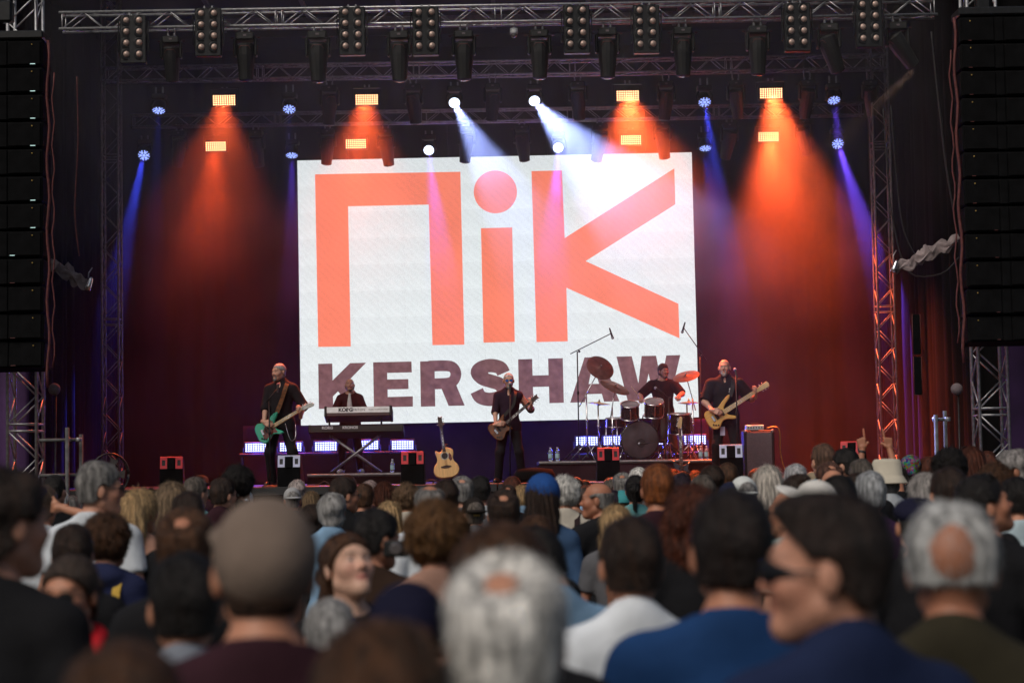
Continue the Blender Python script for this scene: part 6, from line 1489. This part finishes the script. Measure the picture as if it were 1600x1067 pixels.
person(1518, 698, 37, 'long', AU, 'f', 0, 0, 't', (.3, .16, .1), 'red-brown haired woman with sunglasses pushed up at right', gl='top')
person(1520, 727, 34, 'bob', (.30, .17, .06), 'f', 0, 0, 'l', cblk, 'golden-blonde bob-haired woman at right')
person(1541, 706, 30, 'medium', AU, 'f', 0, 0, 'l', cblk, 'dark red-haired head left of the right truss tower')
person(1563, 716, 22, 'short', (.5, .45, .45), 'm', 0, 0, 'l', cgry, 'small pale head below the right truss tower')
person(1578, 706, 30, 'medium', DB, 'f', 0, 0, 'l', cblk, 'dark-haired head before the right purple banner')
person(1588, 703, 44, 'medium', (.26, .24, .23), 'm', 62, 0, 't', cblk, 'grey-haired man in glasses looking left at the right edge', gl='sun', rz=22)
person(1553, 725, 56, 'curly', BR, 'f', 0, 0, 'l', cblk, 'brown curly-haired person left of the man in glasses')
person(1446, 738, 50, 'bob', (.40, .37, .35), 'f', 0, 0, 'l', cblk, 'woman with shaggy pale grey hair at right')
person(1483, 733, 54, 'short', DB, 'm', 0, 0, 't', cblk, 'dark brown-haired head above the bald grey man')
person(1538, 752, 62, 'short', K_, 'm', -62, 16, 'l', cblk, 'dark-haired man with upturned face looking right, sunglasses raised', gl='top', rz=-20)
person(1588, 748, 46, 'short', K_, 'm', 0, 0, 't', (.45, .56, .60), 'black-haired man in a pale teal tee at the right edge')
person(1571, 778, 48, 'medium', BR, 'f', 0, 0, 'l', cmar, 'brown-haired head under the upturned face')
# man with both arms up, and woman with a hand on her head: posed singly
def posed(build, wr, pole, hands, yaw, pitch, sleeve):
    J = joints(wr=wr, pole=pole, build=build); Hm = head_mat(J, yaw, pitch)
    V, Q, T = add_head(body_arrays(J, .016, [hand_solids(J['wr'][i], d, n, t, c, tc) for i, d, n, t, c, tc in hands]), Hm, 'f' if build == 'f' else 'm')
    return (np_mesh('person', V, Q, 'skin', tint=T), Hm, np_mesh('shirt', *shirt_arrays(J, .013, sleeve=sleeve), 'cloth'), np_mesh('trousers', *trouser_arrays(J, .02), 'cloth')), J
PT = (0.02, 1.35, 1.4, 1.45)
pm, Jp = posed('m', [(.125, .17, 1.90), (-.12, .17, 1.89)], [(1, .5, -.2), (-1, .5, -.2)], [(0, (-.15, .05, 1), (-.2, 1, 0), (-1, 0, .2), PT, .8), (1, (-.08, .05, 1), (.2, 1, 0), (1, 0, .2), PT, .8)], 0, 0, .75)
o = person(1374, 722, 34, 'short', GB, 'm', 0, 0, 't', cblk, 'man raising both arms with index fingers pointing up, watch on his wrist', mesh=pm, rz=0, d=18.6)
fa = (Jp['wr'][1] - Jp['el'][1]).normalized(); wm = Matrix.Translation(Jp['wr'][1] - fa * .03) @ fa.to_track_quat('Z', 'Y').to_matrix().to_4x4()
wa = MB().lathe([(.032, -.011), (.034, 0), (.032, .011)], 14, wm, cap=False).build('watch', 'black_plastic', o)
MB().lathe([(.017, 0), (.017, .008), (.012, .010)], 14, wm @ Matrix.Rotation(R(90), 4, 'X') @ Matrix.Translation((0, 0, .033))).build('dial', 'silver_paint', wa)
pm, Jp = posed('f', [(.13, -.03, 1.62), (-.24, .05, .87)], [(1, -.2, .3), (-.5, -1, -.2)], [(0, (-1, -.1, .1), (0, 1, .1), (0, 0, 1), (.12, .12, .12, .12), .1), (1, (0, .2, -1), (1, 0, 0), (0, 1, 0), (.2, .2, .2, .2), .2)], 0, 0, .5)
person(66, 757, 34, 'bun', (.13, .085, .055), 'f', 0, 0, 't', cwht, 'woman with one hand clasped behind her head at far left', mesh=pm, rz=-8, d=12.5)
# small camera held up by the man filming
p = at(619, 857, 7.8); t = empty('compact_camera', p, label='small dark camera with purple lens held by the man filming', cat='camera')
MB().box((0, 0, 0), (.10, .03, .065), bev=.008).build('camera_body', 'black_plastic', t); MB().lathe([(.026, 0), (.026, .02), (.02, .03)], 16, Matrix.Rotation(R(90), 4, 'X')).build('lens', 'lens_glass', t)

# ------------------------------------------------------------------ stage smoke: fog-machine smoke hanging in the stage house
sm, nt, out = nodes('smoke'); M['smoke'] = sm
pv = nt.nodes.new('ShaderNodeVolumePrincipled'); pv.inputs['Color'].default_value = (.95, .91, .88, 1); pv.inputs['Anisotropy'].default_value = .1
tc = nt.nodes.new('ShaderNodeTexCoord'); sx = nt.nodes.new('ShaderNodeSeparateXYZ'); nt.links.new(tc.outputs['Generated'], sx.inputs[0])
mr = nt.nodes.new('ShaderNodeMapRange'); mr.interpolation_type = 'SMOOTHSTEP'              # smoke gathers under the roof and thins toward the deck
mr.inputs[1].default_value = .26; mr.inputs[2].default_value = .85; mr.inputs[3].default_value = .09 * SMOKE; mr.inputs[4].default_value = SMOKE; nt.links.new(sx.outputs['Z'], mr.inputs[0])
nz = nt.nodes.new('ShaderNodeTexNoise'); nz.inputs['Scale'].default_value = .9; nz.inputs['Detail'].default_value = 2; nt.links.new(tc.outputs['Object'], nz.inputs['Vector'])
m2 = nt.nodes.new('ShaderNodeMapRange'); m2.inputs[1].default_value = .3; m2.inputs[2].default_value = .7; m2.inputs[3].default_value = .45; m2.inputs[4].default_value = 1.55; nt.links.new(nz.outputs[0], m2.inputs[0])
mm = nt.nodes.new('ShaderNodeMath'); mm.operation = 'MULTIPLY'; nt.links.new(mr.outputs[0], mm.inputs[0]); nt.links.new(m2.outputs[0], mm.inputs[1]); nt.links.new(mm.outputs[0], pv.inputs['Density'])
nt.links.new(pv.outputs[0], out.inputs['Volume'])
x0, x1, y0, y1, z0, z1 = -7.55, 6.85, 29.75, 39.08, STAGE_Z + .002, 10.42
o = MB().box(((x0 + x1) / 2, (y0 + y1) / 2, (z0 + z1) / 2), (x1 - x0, y1 - y0, z1 - z0)).build('smoke', 'smoke')
tag(o, 'thin stage smoke filling the stage house', 'smoke', kind='stuff')
if __name__ == '__main__':
    bad = [q for q in PEOPLE if not 1.5 < q[2] < 2.0]
    print('PEOPLE', len(PEOPLE), 'odd', bad)
